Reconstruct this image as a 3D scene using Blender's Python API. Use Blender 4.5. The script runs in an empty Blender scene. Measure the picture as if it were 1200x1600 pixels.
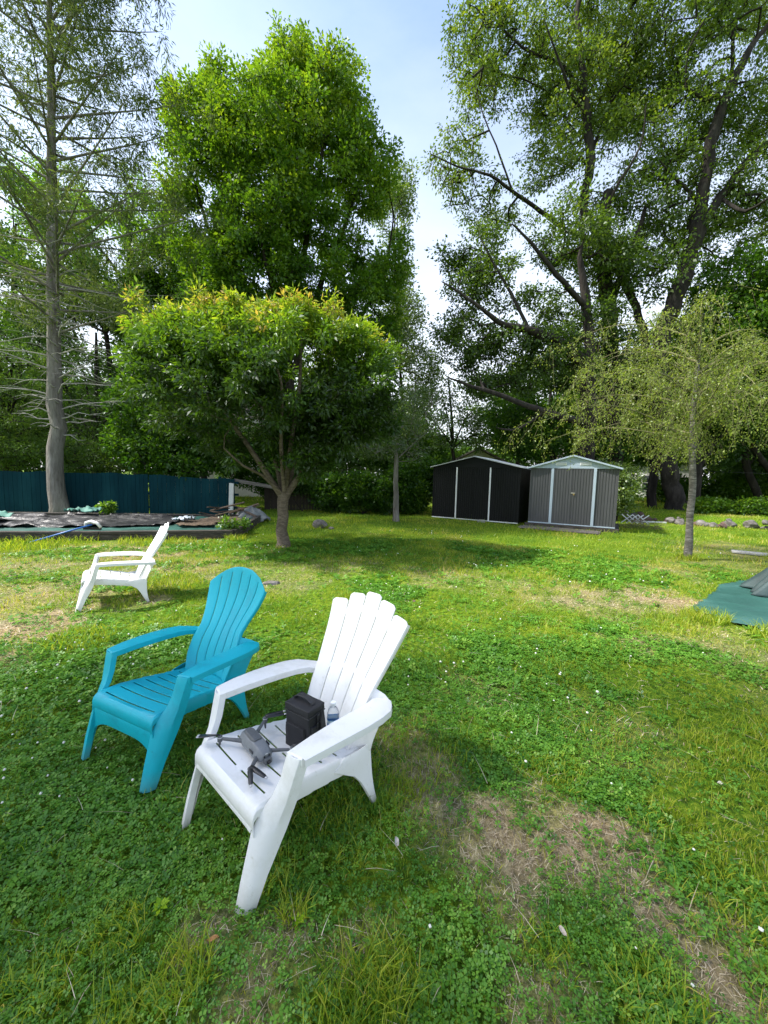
import bpy, bmesh, math, random
import numpy as np
from mathutils import Vector, Matrix

# ------------------------------------------------------------------ camera, sky, sun, exposure
scn = bpy.context.scene
R = math.radians
cam_d = bpy.data.cameras.new("camera")
cam_d.sensor_fit = 'VERTICAL'
cam_d.sensor_height = 36.0
cam_d.sensor_width = 27.0
cam_d.lens = 604.6 / 1600 * 36
cam_d.clip_start = 0.05
cam_d.clip_end = 2000
cam = bpy.data.objects.new("camera", cam_d)
scn.collection.objects.link(cam)
cam.matrix_world = Matrix.Translation((0, 0, 1.637)) @ Matrix.Rotation(R(90 - 5.30), 4, 'X') @ Matrix.Rotation(R(1.36), 4, 'Z')
scn.camera = cam

SUN_EL, SUN_AZ = 52.0, 180.0       # azimuth: compass-like angle of the sun in the XY plane, from +X
world = bpy.data.worlds.new("World")
scn.world = world
world.use_nodes = True
wn, wl = world.node_tree.nodes, world.node_tree.links
wn.clear()
w_out = wn.new("ShaderNodeOutputWorld")
w_bg = wn.new("ShaderNodeBackground")
w_bg.inputs[1].default_value = 0.15
sky = wn.new("ShaderNodeTexSky")
sky.sky_type = 'NISHITA'
sky.sun_disc = False
sky.sun_elevation = R(SUN_EL)
sky.sun_rotation = R(90 - SUN_AZ)
sky.air_density = 1.0
sky.dust_density = 1.2
sky.ozone_density = 2.0
# thin high cloud: thicker towards the horizon, wispy above
tc = wn.new("ShaderNodeTexCoord")
sep = wn.new("ShaderNodeSeparateXYZ")
wl.new(tc.outputs["Generated"], sep.inputs[0])
mp = wn.new("ShaderNodeMapping")
mp.inputs["Scale"].default_value = (1.2, 1.2, 3.2)
wl.new(tc.outputs["Generated"], mp.inputs[0])
nz = wn.new("ShaderNodeTexNoise")
nz.inputs["Scale"].default_value = 1.6
nz.inputs["Detail"].default_value = 7
nz.inputs["Roughness"].default_value = 0.6
wl.new(mp.outputs[0], nz.inputs["Vector"])
mr = wn.new("ShaderNodeMapRange")
mr.inputs[1].default_value = 0.72
mr.inputs[2].default_value = 0.22
mr.inputs[3].default_value = 0.0
mr.inputs[4].default_value = 0.72
wl.new(sep.outputs[2], mr.inputs[0])
mr2 = wn.new("ShaderNodeMapRange")
mr2.inputs[1].default_value = 0.35
mr2.inputs[2].default_value = 0.75
mr2.inputs[3].default_value = 0.05
mr2.inputs[4].default_value = 0.25
wl.new(nz.outputs[0], mr2.inputs[0])
ad = wn.new("ShaderNodeMath"); ad.operation = 'ADD'; ad.use_clamp = True
wl.new(mr.outputs[0], ad.inputs[0]); wl.new(mr2.outputs[0], ad.inputs[1])
mx = wn.new("ShaderNodeMix"); mx.data_type = 'RGBA'
wl.new(ad.outputs[0], mx.inputs[0])
wl.new(sky.outputs[0], mx.inputs[6])
mx.inputs[7].default_value = (4.1, 4.25, 4.4, 1)
wl.new(mx.outputs[2], w_bg.inputs[0])
wl.new(w_bg.outputs[0], w_out.inputs[0])

sun_d = bpy.data.lights.new("sun", 'SUN')
sun_d.energy = 3.6
sun_d.angle = R(3.0)
sun_d.color = (1.0, 0.95, 0.86)
sun = bpy.data.objects.new("sun", sun_d)
scn.collection.objects.link(sun)
sd = Vector((math.cos(R(SUN_EL)) * math.cos(R(SUN_AZ)), math.cos(R(SUN_EL)) * math.sin(R(SUN_AZ)), math.sin(R(SUN_EL))))
sun.rotation_euler = (-sd).to_track_quat('-Z', 'Y').to_euler()
sun.location = sd * 60

scn.view_settings.view_transform = 'Standard'
scn.view_settings.look = 'None'
scn.view_settings.exposure = 1.3
scn.view_settings.gamma = 1
scn.cycles.max_bounces = 8
scn.cycles.diffuse_bounces = 3
scn.cycles.transparent_max_bounces = 8

rng = np.random.default_rng(7)
random.seed(7)

# ------------------------------------------------------------------ helpers
def tag(o, label=None, cat=None, group=None, kind=None):
    if label: o['label'] = label
    if cat: o['category'] = cat
    if group: o['group'] = group
    if kind: o['kind'] = kind
    return o

def empty(name, loc=(0, 0, 0), rz=0.0):
    o = bpy.data.objects.new(name, None)
    o.empty_display_size = 0.2
    scn.collection.objects.link(o)
    o.location = loc
    o.rotation_euler = (0, 0, rz)
    return o

def link(name, me, m=None, parent=None):
    if m: me.materials.append(m)
    o = bpy.data.objects.new(name, me)
    scn.collection.objects.link(o)
    if parent: o.parent = parent
    return o

def npmesh(name, V, F, m=None, parent=None, smooth=False, tint=None):
    """V (n,3), F (m,k) with constant k"""
    V = np.asarray(V, dtype=np.float32); F = np.asarray(F, dtype=np.int32)
    k = F.shape[1]
    me = bpy.data.meshes.new(name)
    me.vertices.add(len(V)); me.vertices.foreach_set('co', V.ravel())
    me.loops.add(F.size); me.loops.foreach_set('vertex_index', F.ravel())
    me.polygons.add(len(F))
    me.polygons.foreach_set('loop_start', np.arange(0, F.size, k, dtype=np.int32))
    if smooth: me.polygons.foreach_set('use_smooth', np.ones(len(F), dtype=bool))
    me.update(calc_edges=True)
    if tint is not None:
        a = me.attributes.new('tint', 'FLOAT', 'POINT')
        a.data.foreach_set('value', np.asarray(tint, dtype=np.float32))
    return link(name, me, m, parent)

def bmobj(name, bm, m=None, parent=None, smooth=False):
    bmesh.ops.recalc_face_normals(bm, faces=bm.faces)
    me = bpy.data.meshes.new(name)
    bm.to_mesh(me); bm.free()
    if smooth:
        for p in me.polygons: p.use_smooth = True
    return link(name, me, m, parent)

def bevel(o, w=0.004, seg=2, ang=35):
    md = o.modifiers.new('bevel', 'BEVEL'); md.width = w; md.segments = seg
    md.limit_method = 'ANGLE'; md.angle_limit = R(ang)
    return o

def solid(o, t=0.005, off=-1):
    md = o.modifiers.new('thickness', 'SOLIDIFY'); md.thickness = t; md.offset = off
    return o

def auto_smooth(o, ang=40):
    me = o.data
    for p in me.polygons: p.use_smooth = True
    try: me.set_sharp_from_angle(angle=R(ang))
    except Exception: pass
    return o

def add_box(bm, c, s, rot=None):
    """box of centre c and full size s"""
    g = bmesh.ops.create_cube(bm, size=1.0)['verts']
    M = Matrix.Translation(c)
    if rot is not None: M = M @ rot
    M = M @ Matrix.Diagonal((s[0], s[1], s[2], 1))
    bmesh.ops.transform(bm, matrix=M, verts=g)
    return g

def box(name, c, s, m, parent=None, rot=None, bv=0.0):
    bm = bmesh.new(); add_box(bm, c, s, rot)
    o = bmobj(name, bm, m, parent)
    if bv: bevel(o, bv)
    return o

def add_prism(bm, pts, axis, a, b):
    """extrude polygon pts (2-D) along axis ('x','y','z') from a to b"""
    def p3(p, t):
        return {'x': (t, p[0], p[1]), 'y': (p[0], t, p[1]), 'z': (p[0], p[1], t)}[axis]
    lo = [bm.verts.new(p3(p, a)) for p in pts]; hi = [bm.verts.new(p3(p, b)) for p in pts]
    bm.faces.new(lo); bm.faces.new(hi)
    n = len(pts)
    for i in range(n): bm.faces.new((lo[i], lo[(i + 1) % n], hi[(i + 1) % n], hi[i]))

def add_tube(bm, pts, rad, k=8, cap=True):
    """tube through points with radii"""
    pts = [Vector(p) for p in pts]
    if not hasattr(rad, '__len__'): rad = [rad] * len(pts)
    prev = None; rings = []
    up = None
    for i, p in enumerate(pts):
        d = (pts[min(i + 1, len(pts) - 1)] - pts[max(i - 1, 0)]).normalized()
        if up is None:
            up = d.orthogonal().normalized()
        else:
            up = (up - d * up.dot(d)).normalized()
        s = d.cross(up)
        rings.append([bm.verts.new(p + (up * math.cos(2 * math.pi * j / k) + s * math.sin(2 * math.pi * j / k)) * rad[i]) for j in range(k)])
    for a, b in zip(rings, rings[1:]):
        for j in range(k): bm.faces.new((a[j], a[(j + 1) % k], b[(j + 1) % k], b[j]))
    if cap:
        bm.faces.new(rings[0][::-1]); bm.faces.new(rings[-1])

def tube(name, pts, rad, m, parent=None, k=8):
    bm = bmesh.new(); add_tube(bm, pts, rad, k)
    return bmobj(name, bm, m, parent, smooth=True)

def add_lathe(bm, prof, k=20, c=(0, 0, 0)):
    rings = [[bm.verts.new((c[0] + r * math.cos(2 * math.pi * j / k), c[1] + r * math.sin(2 * math.pi * j / k), c[2] + z)) for j in range(k)] for r, z in prof]
    for a, b in zip(rings, rings[1:]):
        for j in range(k): bm.faces.new((a[j], a[(j + 1) % k], b[(j + 1) % k], b[j]))
    bm.faces.new(rings[0][::-1]); bm.faces.new(rings[-1])

# smooth value noise in numpy (2-D)
def vnoise(x, y, seed=0):
    x = np.asarray(x, dtype=np.float64); y = np.asarray(y, dtype=np.float64)
    xi = np.floor(x).astype(np.int64); yi = np.floor(y).astype(np.int64)
    fx = x - xi; fy = y - yi
    fx = fx * fx * (3 - 2 * fx); fy = fy * fy * (3 - 2 * fy)
    def h(a, b):
        n = (a * 374761393 + b * 668265263 + seed * 974634777) & 0x7fffffff
        n = ((n ^ (n >> 13)) * 1274126177) & 0x7fffffff
        return ((n ^ (n >> 16)) & 0xffff) / 65535.0
    return (h(xi, yi) * (1 - fx) * (1 - fy) + h(xi + 1, yi) * fx * (1 - fy) + h(xi, yi + 1) * (1 - fx) * fy + h(xi + 1, yi + 1) * fx * fy)

def fbm(x, y, s=1.0, o=4, seed=0):
    t = 0; a = 1; n = 0
    for i in range(o):
        t = t + a * vnoise(x * s, y * s, seed + i * 17); n += a; a *= 0.5; s *= 2.03
    return t / n

# ------------------------------------------------------------------ materials
MAT = {}
def nodes(name):
    m = bpy.data.materials.new(name); m.use_nodes = True
    nt = m.node_tree
    return m, nt.nodes, nt.links, nt.nodes['Principled BSDF']

def ramp(N, stops):
    r = N.new('ShaderNodeValToRGB')
    while len(r.color_ramp.elements) > 1: r.color_ramp.elements.remove(r.color_ramp.elements[0])
    r.color_ramp.elements[0].position = stops[0][0]; r.color_ramp.elements[0].color = (*stops[0][1], 1)
    for p, c in stops[1:]:
        e = r.color_ramp.elements.new(p); e.color = (*c, 1)
    return r

def surf(name, stops, scale=8.0, rough=0.6, bump=0.0, bscale=None, stretch=(1, 1, 1), metal=0.0, spec=0.5, detail=6, coat=0.0, dist=0.01, coord='Object', rough2=None):
    """noise-coloured principled surface with bump"""
    m, N, L, P = nodes(name)
    t = N.new('ShaderNodeTexCoord'); mp = N.new('ShaderNodeMapping')
    mp.inputs['Scale'].default_value = stretch
    L.new(t.outputs[coord], mp.inputs[0])
    n = N.new('ShaderNodeTexNoise'); n.inputs['Scale'].default_value = scale; n.inputs['Detail'].default_value = detail
    n.inputs['Roughness'].default_value = 0.62
    L.new(mp.outputs[0], n.inputs['Vector'])
    r = ramp(N, stops); L.new(n.outputs[0], r.inputs[0]); L.new(r.outputs[0], P.inputs['Base Color'])
    P.inputs['Roughness'].default_value = rough
    P.inputs['Metallic'].default_value = metal
    P.inputs['Specular IOR Level'].default_value = spec
    if rough2 is not None:
        q = N.new('ShaderNodeMapRange'); q.inputs[1].default_value = 0.3; q.inputs[2].default_value = 0.7
        q.inputs[3].default_value = rough; q.inputs[4].default_value = rough2
        L.new(n.outputs[0], q.inputs[0]); L.new(q.outputs[0], P.inputs['Roughness'])
    if coat: P.inputs['Coat Weight'].default_value = coat
    if bump:
        n2 = N.new('ShaderNodeTexNoise'); n2.inputs['Scale'].default_value = bscale or scale * 3; n2.inputs['Detail'].default_value = 8
        L.new(mp.outputs[0], n2.inputs['Vector'])
        b = N.new('ShaderNodeBump'); b.inputs['Strength'].default_value = bump; b.inputs['Distance'].default_value = dist
        L.new(n2.outputs[0], b.inputs['Height']); L.new(b.outputs[0], P.inputs['Normal'])
    MAT[name] = m
    return m

def leafmat(name, stops, transl=0.35, tcol=(1.0, 1.0, 0.45), gloss=0.06, tgain=1.5):
    m, N, L, P = nodes(name)
    out = [n for n in N if n.type == 'OUTPUT_MATERIAL'][0]
    N.remove(P)
    a = N.new('ShaderNodeAttribute'); a.attribute_name = 'tint'
    r = ramp(N, stops); L.new(a.outputs['Fac'], r.inputs[0])
    d = N.new('ShaderNodeBsdfDiffuse'); L.new(r.outputs[0], d.inputs[0])
    t = N.new('ShaderNodeBsdfTranslucent')
    mu = N.new('ShaderNodeMix'); mu.data_type = 'RGBA'; mu.blend_type = 'MULTIPLY'; mu.inputs[0].default_value = 1
    L.new(r.outputs[0], mu.inputs[6]); mu.inputs[7].default_value = (tcol[0] * tgain, tcol[1] * tgain, tcol[2] * tgain, 1)
    L.new(mu.outputs[2], t.inputs[0])
    x = N.new('ShaderNodeMixShader'); x.inputs[0].default_value = transl
    L.new(d.outputs[0], x.inputs[1]); L.new(t.outputs[0], x.inputs[2])
    g = N.new('ShaderNodeBsdfGlossy'); g.inputs['Roughness'].default_value = 0.42; g.inputs[0].default_value = (0.9, 0.95, 1, 1)
    y = N.new('ShaderNodeMixShader'); y.inputs[0].default_value = gloss
    L.new(x.outputs[0], y.inputs[1]); L.new(g.outputs[0], y.inputs[2])
    L.new(y.outputs[0], out.inputs['Surface'])
    MAT[name] = m
    return m

# ------------------------------------------------------------------ ground
BANK = [(10.2, 18.6), (15.6, 13.2)]     # line of the old stone edging; the lawn behind it stands higher
def bank_h(x, y):
    (ax, ay), (bx, by) = BANK
    nx, ny = (ay - by), (bx - ax)        # normal pointing away from the camera
    L_ = math.hypot(nx, ny)
    d = ((x - ax) * nx + (y - ay) * ny) / L_
    side = np.clip((x - 8.0) / 2.5, 0, 1)
    return 0.30 * np.clip(d / 0.25, 0, 1) * side

def H(x, y):
    x = np.asarray(x, dtype=float); y = np.asarray(y, dtype=float)
    return (fbm(x, y, 0.5, 3, 5) - 0.5) * 0.05 + (fbm(x, y, 3.0, 3, 9) - 0.5) * 0.022 + bank_h(x, y)

# bare, dry patches of the lawn: x, y, radius, strength
DRY = [(0.33, 1.83, .25, .85), (0.64, 1.69, .24, .95), (0.88, 1.57, .20, 1), (0.5, 1.45, .14, .6), (1.06, 1.50, .17, 1), (1.13, 1.33, .17, 1), (1.12, 1.15, .15, .9),
       (0.56, 1.08, .13, .8), (-0.30, 1.20, .13, .8), (-0.02, 1.20, .10, .4), (0.15, 2.2, .25, .5), (-0.62, 1.18, .10, .7), (-0.35, 1.02, .12, .6),
       (3.0, 5.2, .7, .65), (3.9, 5.4, .5, .95), (2.3, 5.4, .6, .4), (1.06, 6.3, .7, .35), (-3.7, 3.9, .5, 1), (-3.3, 3.3, .3, .6), (-4.0, 5.3, .9, .6), (-4.8, 4.6, .7, .6), (2.66, 3.74, .25, .6), (3.5, 3.7, .5, .4),
       (-5.2, 7.6, 1.1, .75), (-3.2, 6.5, 1.0, .5), (-6.5, 6.3, 1.3, .55), (-1.2, 6.8, .8, .35), (3.6, 2.6, .5, .3), (7, 7.5, .9, .4), (9, 9.5, 1.3, .5), (5.2, 7.2, .6, .4), (-2.2, 8.2, .5, .5), (0.8, 2.9, .3, .35), (1.6, 2.4, .3, .3), (-1.6, 5.7, .5, .4)]
def dryness(x, y):
    w = (fbm(x, y, 3.5, 3, 31) - 0.5)
    w2 = (fbm(x, y, 3.5, 3, 47) - 0.5)
    d = 0
    for (cx, cy, r, s) in DRY:
        q = np.hypot(x + w * r * 1.9 - cx, y + w2 * r * 1.9 - cy) / r
        d = np.maximum(d, s * np.clip(1.45 - q, 0, 1) ** 0.7)
    d = d * np.clip(0.15 + 1.75 * fbm(x, y, 7, 4, 77), 0, 1.5)
    return np.clip(d * .88, 0, 1)

def clover_field(x, y):
    c = fbm(x, y, 1.1, 4, 3)
    lush = np.clip((c - 0.44) * 7, 0, 1)
    # nearly all clover at the left foreground
    lf = np.clip(1.3 - np.hypot((x + 1.4) / 1.5, (y - 1.7) / 1.3), 0, 1)
    mid = 0.7 * np.clip(1.2 - np.hypot((x - 0.25) / .5, (y - 1.15) / .35), 0, 1)
    return np.clip(np.maximum(np.maximum(lush * 0.85, lf), mid) + 0.08, 0, 1) * (1 - 0.95 * dryness(x, y))

def axis(segs):
    out = []
    for a, b, n in segs: out += list(np.linspace(a, b, n, endpoint=False))
    return np.array(out + [segs[-1][1]])
gx = axis([(-400, -40, 12), (-40, -12, 28), (-12, -4, 64), (-4, 4, 200), (4, 16, 100), (16, 45, 30), (45, 400, 12)])
gy = axis([(-300, -10, 10), (-10, 0, 10), (0, 6, 150), (6, 20, 150), (20, 60, 40), (60, 500, 10)])
X, Y_ = np.meshgrid(gx, gy)
V = np.stack([X.ravel(), Y_.ravel(), H(X.ravel(), Y_.ravel())], 1)
nx_, ny_ = len(gx), len(gy)
I = np.arange(nx_ * ny_).reshape(ny_, nx_)
F = np.stack([I[:-1, :-1].ravel(), I[:-1, 1:].ravel(), I[1:, 1:].ravel(), I[1:, :-1].ravel()], 1)
m, N, L, P = nodes('lawn_soil')
at = N.new('ShaderNodeAttribute'); at.attribute_name = 'tint'
tcn = N.new('ShaderNodeTexCoord')
n1 = N.new('ShaderNodeTexNoise'); n1.inputs['Scale'].default_value = 26; n1.inputs['Detail'].default_value = 8; n1.inputs['Roughness'].default_value = .7
L.new(tcn.outputs['Object'], n1.inputs['Vector'])
n2 = N.new('ShaderNodeTexNoise'); n2.inputs['Scale'].default_value = 1.3; n2.inputs['Detail'].default_value = 6
L.new(tcn.outputs['Object'], n2.inputs['Vector'])
green = ramp(N, [(.32, (.03, .05, .006)), (.48, (.075, .15, .008)), (.6, (.17, .24, .015)), (.72, (.30, .30, .05))])
dry = ramp(N, [(.3, (.10, .08, .045)), (.48, (.26, .20, .13)), (.62, (.42, .34, .23)), (.78, (.56, .47, .34))])
L.new(n1.outputs[0], green.inputs[0]); L.new(n1.outputs[0], dry.inputs[0])
mixd = N.new('ShaderNodeMix'); mixd.data_type = 'RGBA'
L.new(at.outputs['Fac'], mixd.inputs[0]); L.new(green.outputs[0], mixd.inputs[6]); L.new(dry.outputs[0], mixd.inputs[7])
hs = N.new('ShaderNodeMix'); hs.data_type = 'RGBA'; hs.blend_type = 'MULTIPLY'; hs.inputs[0].default_value = 1
r2 = ramp(N, [(.3, (.8, .95, .8)), (.7, (1.35, 1.2, 1.0))]); L.new(n2.outputs[0], r2.inputs[0])
L.new(mixd.outputs[2], hs.inputs[6]); L.new(r2.outputs[0], hs.inputs[7])
L.new(hs.outputs[2], P.inputs['Base Color']); P.inputs['Roughness'].default_value = .95; P.inputs['Specular IOR Level'].default_value = .15
b = N.new('ShaderNodeBump'); b.inputs['Strength'].default_value = 1.0; b.inputs['Distance'].default_value = .03
L.new(n1.outputs[0], b.inputs['Height']); L.new(b.outputs[0], P.inputs['Normal'])
g = npmesh('lawn', V, F, m, smooth=True, tint=dryness(V[:, 0], V[:, 1]))
tag(g, kind='structure')

# ---- areas where nothing grows (pool bed, sheds, tarp)
def in_poly(x, y, poly):
    c = np.zeros(x.shape, bool); n = len(poly)
    for i in range(n):
        (x1, y1), (x2, y2) = poly[i], poly[(i + 1) % n]
        c ^= ((y1 > y) != (y2 > y)) & (x < (x2 - x1) * (y - y1) / (y2 - y1 + 1e-12) + x1)
    return c
BED = [(-14.5, 7.5), (-5.7, 8.9), (-3.65, 9.55), (-4.2, 12.7), (-14.5, 12.0)]
TARP = [(3.91, 4.84), (4.6, 5.35), (5.45, 6.15), (7.4, 6.9), (7.6, 3.2), (4.7, 3.85), (4.25, 4.12), (4.02, 4.42)]
SHED_B = [(1.93, 15.7), (4.9, 14.1), (6.1, 16.2), (3.1, 17.8)]
SHED_G = [(5.0, 13.7), (7.4, 12.25), (8.7, 14.3), (6.3, 15.8)]
def keep(x, y):
    k = np.ones(x.shape, bool)
    for p in (BED, TARP, SHED_B, SHED_G): k &= ~in_poly(x, y, p)
    return k

def scatter(d0, d1, dens, az=58):
    """random points in a sector round the viewer's side of the lawn, density per square metre"""
    area = (d1 ** 2 - d0 ** 2) * R(az)
    n = int(area * dens)
    r = np.sqrt(rng.uniform(d0 ** 2, d1 ** 2, n)); a = rng.uniform(-R(az), R(az), n)
    x = r * np.sin(a); y = r * np.cos(a)
    k = keep(x, y)
    return x[k], y[k]

def blades(x, y, h, w, lean, tint, two=True, flat=0.0):
    n = len(x)
    az = rng.uniform(0, 2 * np.pi, n)
    la = rng.uniform(0, 2 * np.pi, n)
    z = H(x, y) - 0.004
    ln = lean * rng.uniform(0.2, 1.3, n) * h
    px, py = np.cos(az) * w / 2, np.sin(az) * w / 2
    dx, dy = np.cos(la) * ln, np.sin(la) * ln
    B = np.stack([x, y, z], 1)
    def P(fr, zz, ww):
        c = B + np.stack([dx * fr, dy * fr, h * zz], 1)
        s = np.stack([px * ww, py * ww, 0 * px], 1)
        return c - s, c + s
    a0, a1 = P(0, 0, 1)
    if two:
        b0, b1 = P(.35, .6, .85); c0, c1 = P(1.0, 1 - flat, .12)
        V = np.stack([a0, a1, b0, b1, c0, c1], 1).reshape(-1, 3)
        i = np.arange(n)[:, None] * 6
        F = np.concatenate([i + [0, 1, 3, 2], i + [2, 3, 5, 4]])
        return V, F, np.repeat(tint, 6)
    c0, c1 = P(1.0, 1, .2)
    V = np.stack([a0, a1, c1, c0], 1).reshape(-1, 3)
    F = np.arange(n * 4).reshape(-1, 4)
    return V, F, np.repeat(tint, 4)

def join(parts):
    Vs, Fs, Ts = [], [], []; o = 0
    for V, F, T in parts:
        Vs.append(V); Fs.append(F + o); Ts.append(T); o += len(V)
    return np.concatenate(Vs), np.concatenate(Fs), np.concatenate(Ts)

grass_m = leafmat('grass_blades', [(0, (.07, .16, .012)), (.3, (.18, .29, .02)), (.55, (.32, .40, .035)), (.78, (.42, .42, .06)), (.92, (.52, .42, .12)), (1, (.58, .47, .24))], .40, gloss=.015)
parts = []
for d0, d1, dens, hh, ww, two in [(0.55, 1.8, 7500, .05, .0026, True), (1.8, 3.2, 5200, .045, .0034, True), (3.2, 6, 2600, .042, .0052, False), (6, 11, 1000, .045, .009, False), (11, 24, 260, .06, .017, False), (24, 45, 40, .12, .05, False)]:
    x, y = scatter(d0, d1, dens, 58 if d1 < 12 else 52)
    dr = dryness(x, y); cl = clover_field(x, y)
    tuft = fbm(x, y, 2.2, 3, 91)
    k = rng.random(len(x)) < np.clip((1 - 0.97 * dr) * (1 - 0.72 * cl * (d1 < 7)) * (0.35 + 1.3 * tuft), 0, 1)
    x, y, dr, tuft = x[k], y[k], dr[k], tuft[k]
    h = hh * rng.uniform(.45, 1.35, len(x)) * (0.55 + 1.1 * np.clip((tuft - .35) * 2.6, 0, 1.2))
    yel = fbm(x, y, .55, 4, 55); y2 = fbm(x, y, 2.6, 3, 58)
    t = np.clip(rng.normal(.40, .14, len(x)) + .5 * dr + (yel - .5) * 1.1 + (y2 - .5) * .6 + (rng.random(len(x)) < .05) * .4, 0, 1)
    parts.append(blades(x, y, h, ww * rng.uniform(.7, 1.3, len(x)), .75, t, two))
# taller loose tufts
for (cx, cy, r, n, hh) in [(-0.62, 1.10, .10, 260, .12), (-0.9, 1.22, .10, 200, .11), (-0.05, 1.02, .16, 420, .13), (0.06, 1.12, .10, 200, .12), (-0.30, 1.30, .06, 120, .10), (-0.42, 1.42, .10, 160, .10),
                           (0.16, 1.9, .09, 260, .07), (1.02, 2.02, .14, 420, .07), (0.85, 2.1, .12, 300, .06), (-0.25, 1.75, .12, 260, .07), (-0.12, 1.5, .07, 120, .09), (0.9, 1.05, .16, 420, .11), (1.4, 1.7, .18, 420, .08),
                           (1.5, 1.35, .2, 420, .09), (0.6, 1.2, .1, 160, .08), (3.9, 4.55, .25, 600, .13), (4.3, 3.95, .3, 500, .12), (6.64, 8.3, .22, 420, .14), (-2.24, 8.5, .2, 160, .10), (-5.2, 8.85, .8, 900, .13),
                           (-7.6, 8.3, 1.2, 1500, .16), (-9.5, 7.6, 1.0, 900, .18), (-3.6, 9.3, .25, 260, .15), (-1.98, 11.9, .3, 260, .12), (-0.75, .98, .1, 200, .13), (-1.05, 1.05, .12, 200, .1), (-0.55, 1.75, .15, 200, .08), (-2.9, 3.6, .3, 500, .09),
                           (3.4, 4.3, .35, 500, .07), (-3.1, 5.4, .5, 900, .1)]:
    a = rng.uniform(0, 2 * np.pi, n); q = r * np.sqrt(rng.random(n))
    x = cx + q * np.cos(a); y = cy + q * np.sin(a)
    dd = math.hypot(cx, cy)
    parts.append(blades(x, y, hh * (.72 if dd < 2.5 else 1) * rng.uniform(.4, 1.2, n), (.0028 + .0008 * dd) * rng.uniform(.7, 1.3, n), .8, np.clip(rng.normal(.5, .16, n), 0, 1), True))
V, F, T = join(parts)
tag(npmesh('grass', V, F, grass_m, tint=T), 'mixed green lawn grass growing in blades and tufts all over the yard', 'grass', kind='stuff')

# dry thatch lying flat in the worn patches
thatch_m = leafmat('dry_thatch', [(0, (.17, .12, .075)), (.5, (.42, .33, .22)), (1, (.68, .59, .44))], .15, gloss=.03)
parts = []
for d0, d1, dens, hh, ww in [(0.55, 2.6, 13000, .045, .0022), (2.6, 9, 1900, .06, .006)]:
    x, y = scatter(d0, d1, dens, 56)
    dr = dryness(x, y)
    k = rng.random(len(x)) < dr * .9 + .05
    x, y = x[k], y[k]
    n = len(x)
    V, F, T = blades(x, y, hh * rng.uniform(.4, 1.4, n), ww * rng.uniform(.6, 1.3, n), .9, rng.random(n), True)
    # press them down
    base = np.repeat(H(x, y), 6); V[:, 2] = base + (V[:, 2] - base) * rng.uniform(.08, .35, n).repeat(6) + .003
    parts.append((V, F, T))
# loose straws on top of the turf
x, y = scatter(.7, 6, 22, 56); n = len(x)
V, F, T = blades(x, y, rng.uniform(.06, .16, n), rng.uniform(.0018, .0032, n), 1.2, rng.uniform(.5, 1, n), True)
base = np.repeat(H(x, y), 6); V[:, 2] = base + (V[:, 2] - base) * .22 + .028
parts.append((V, F, T))
V, F, T = join(parts)
tag(npmesh('dry_thatch', V, F, thatch_m, tint=T), 'dead straw coloured grass lying flat over the worn patches of lawn', 'dry grass', kind='stuff')

# clover leaves: three leaflets each
clover_m = leafmat('clover_leaves', [(0, (.040, .13, .012)), (.4, (.092, .235, .022)), (.75, (.16, .33, .035)), (1, (.28, .43, .06))], .30, gloss=.02)
parts = []
for d0, d1, dens, ls in [(0.55, 1.7, 9500, .0075), (1.7, 3.0, 6000, .0095), (3.0, 5.5, 2600, .015), (5.5, 10, 700, .026)]:
    x, y = scatter(d0, d1, dens, 58)
    k = rng.random(len(x)) < clover_field(x, y)
    x, y = x[k], y[k]; n = len(x)
    hump = fbm(x, y, 6, 2, 19)
    z = H(x, y) + .008 + .035 * hump * rng.uniform(.3, 1.1, n)
    s = ls * rng.uniform(.45, 1.25, n) * (.75 + .7 * fbm(x, y, 3.3, 2, 41))
    tl = rng.normal(0, .30, (n, 2))
    a0 = rng.uniform(0, 2 * np.pi, n)
    t = np.clip(rng.normal(.42, .2, n) + (hump - .5) * .5, 0, 1)
    Vs = []
    for j in range(3):
        a = a0 + j * 2.094
        c, sn = np.cos(a), np.sin(a)
        q = []
        for (u, v, w) in ((.08, 0, 0), (.95, -.62, .22), (1.55, 0, .12), (.95, .62, .22)):
            dx = (c * u - sn * v) * s; dy = (sn * u + c * v) * s
            q.append(np.stack([x + dx, y + dy, z + w * s + dx * tl[:, 0] + dy * tl[:, 1]], 1))
        Vs.append(np.stack(q, 1))
    V = np.stack(Vs, 1).reshape(-1, 3)
    parts.append((V, np.arange(len(V)).reshape(-1, 4), np.repeat(t, 12)))
V, F, T = join(parts)
tag(npmesh('clover', V, F, clover_m, tint=T), 'low clover leaves growing thickly between the grass', 'clover', kind='stuff')

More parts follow.
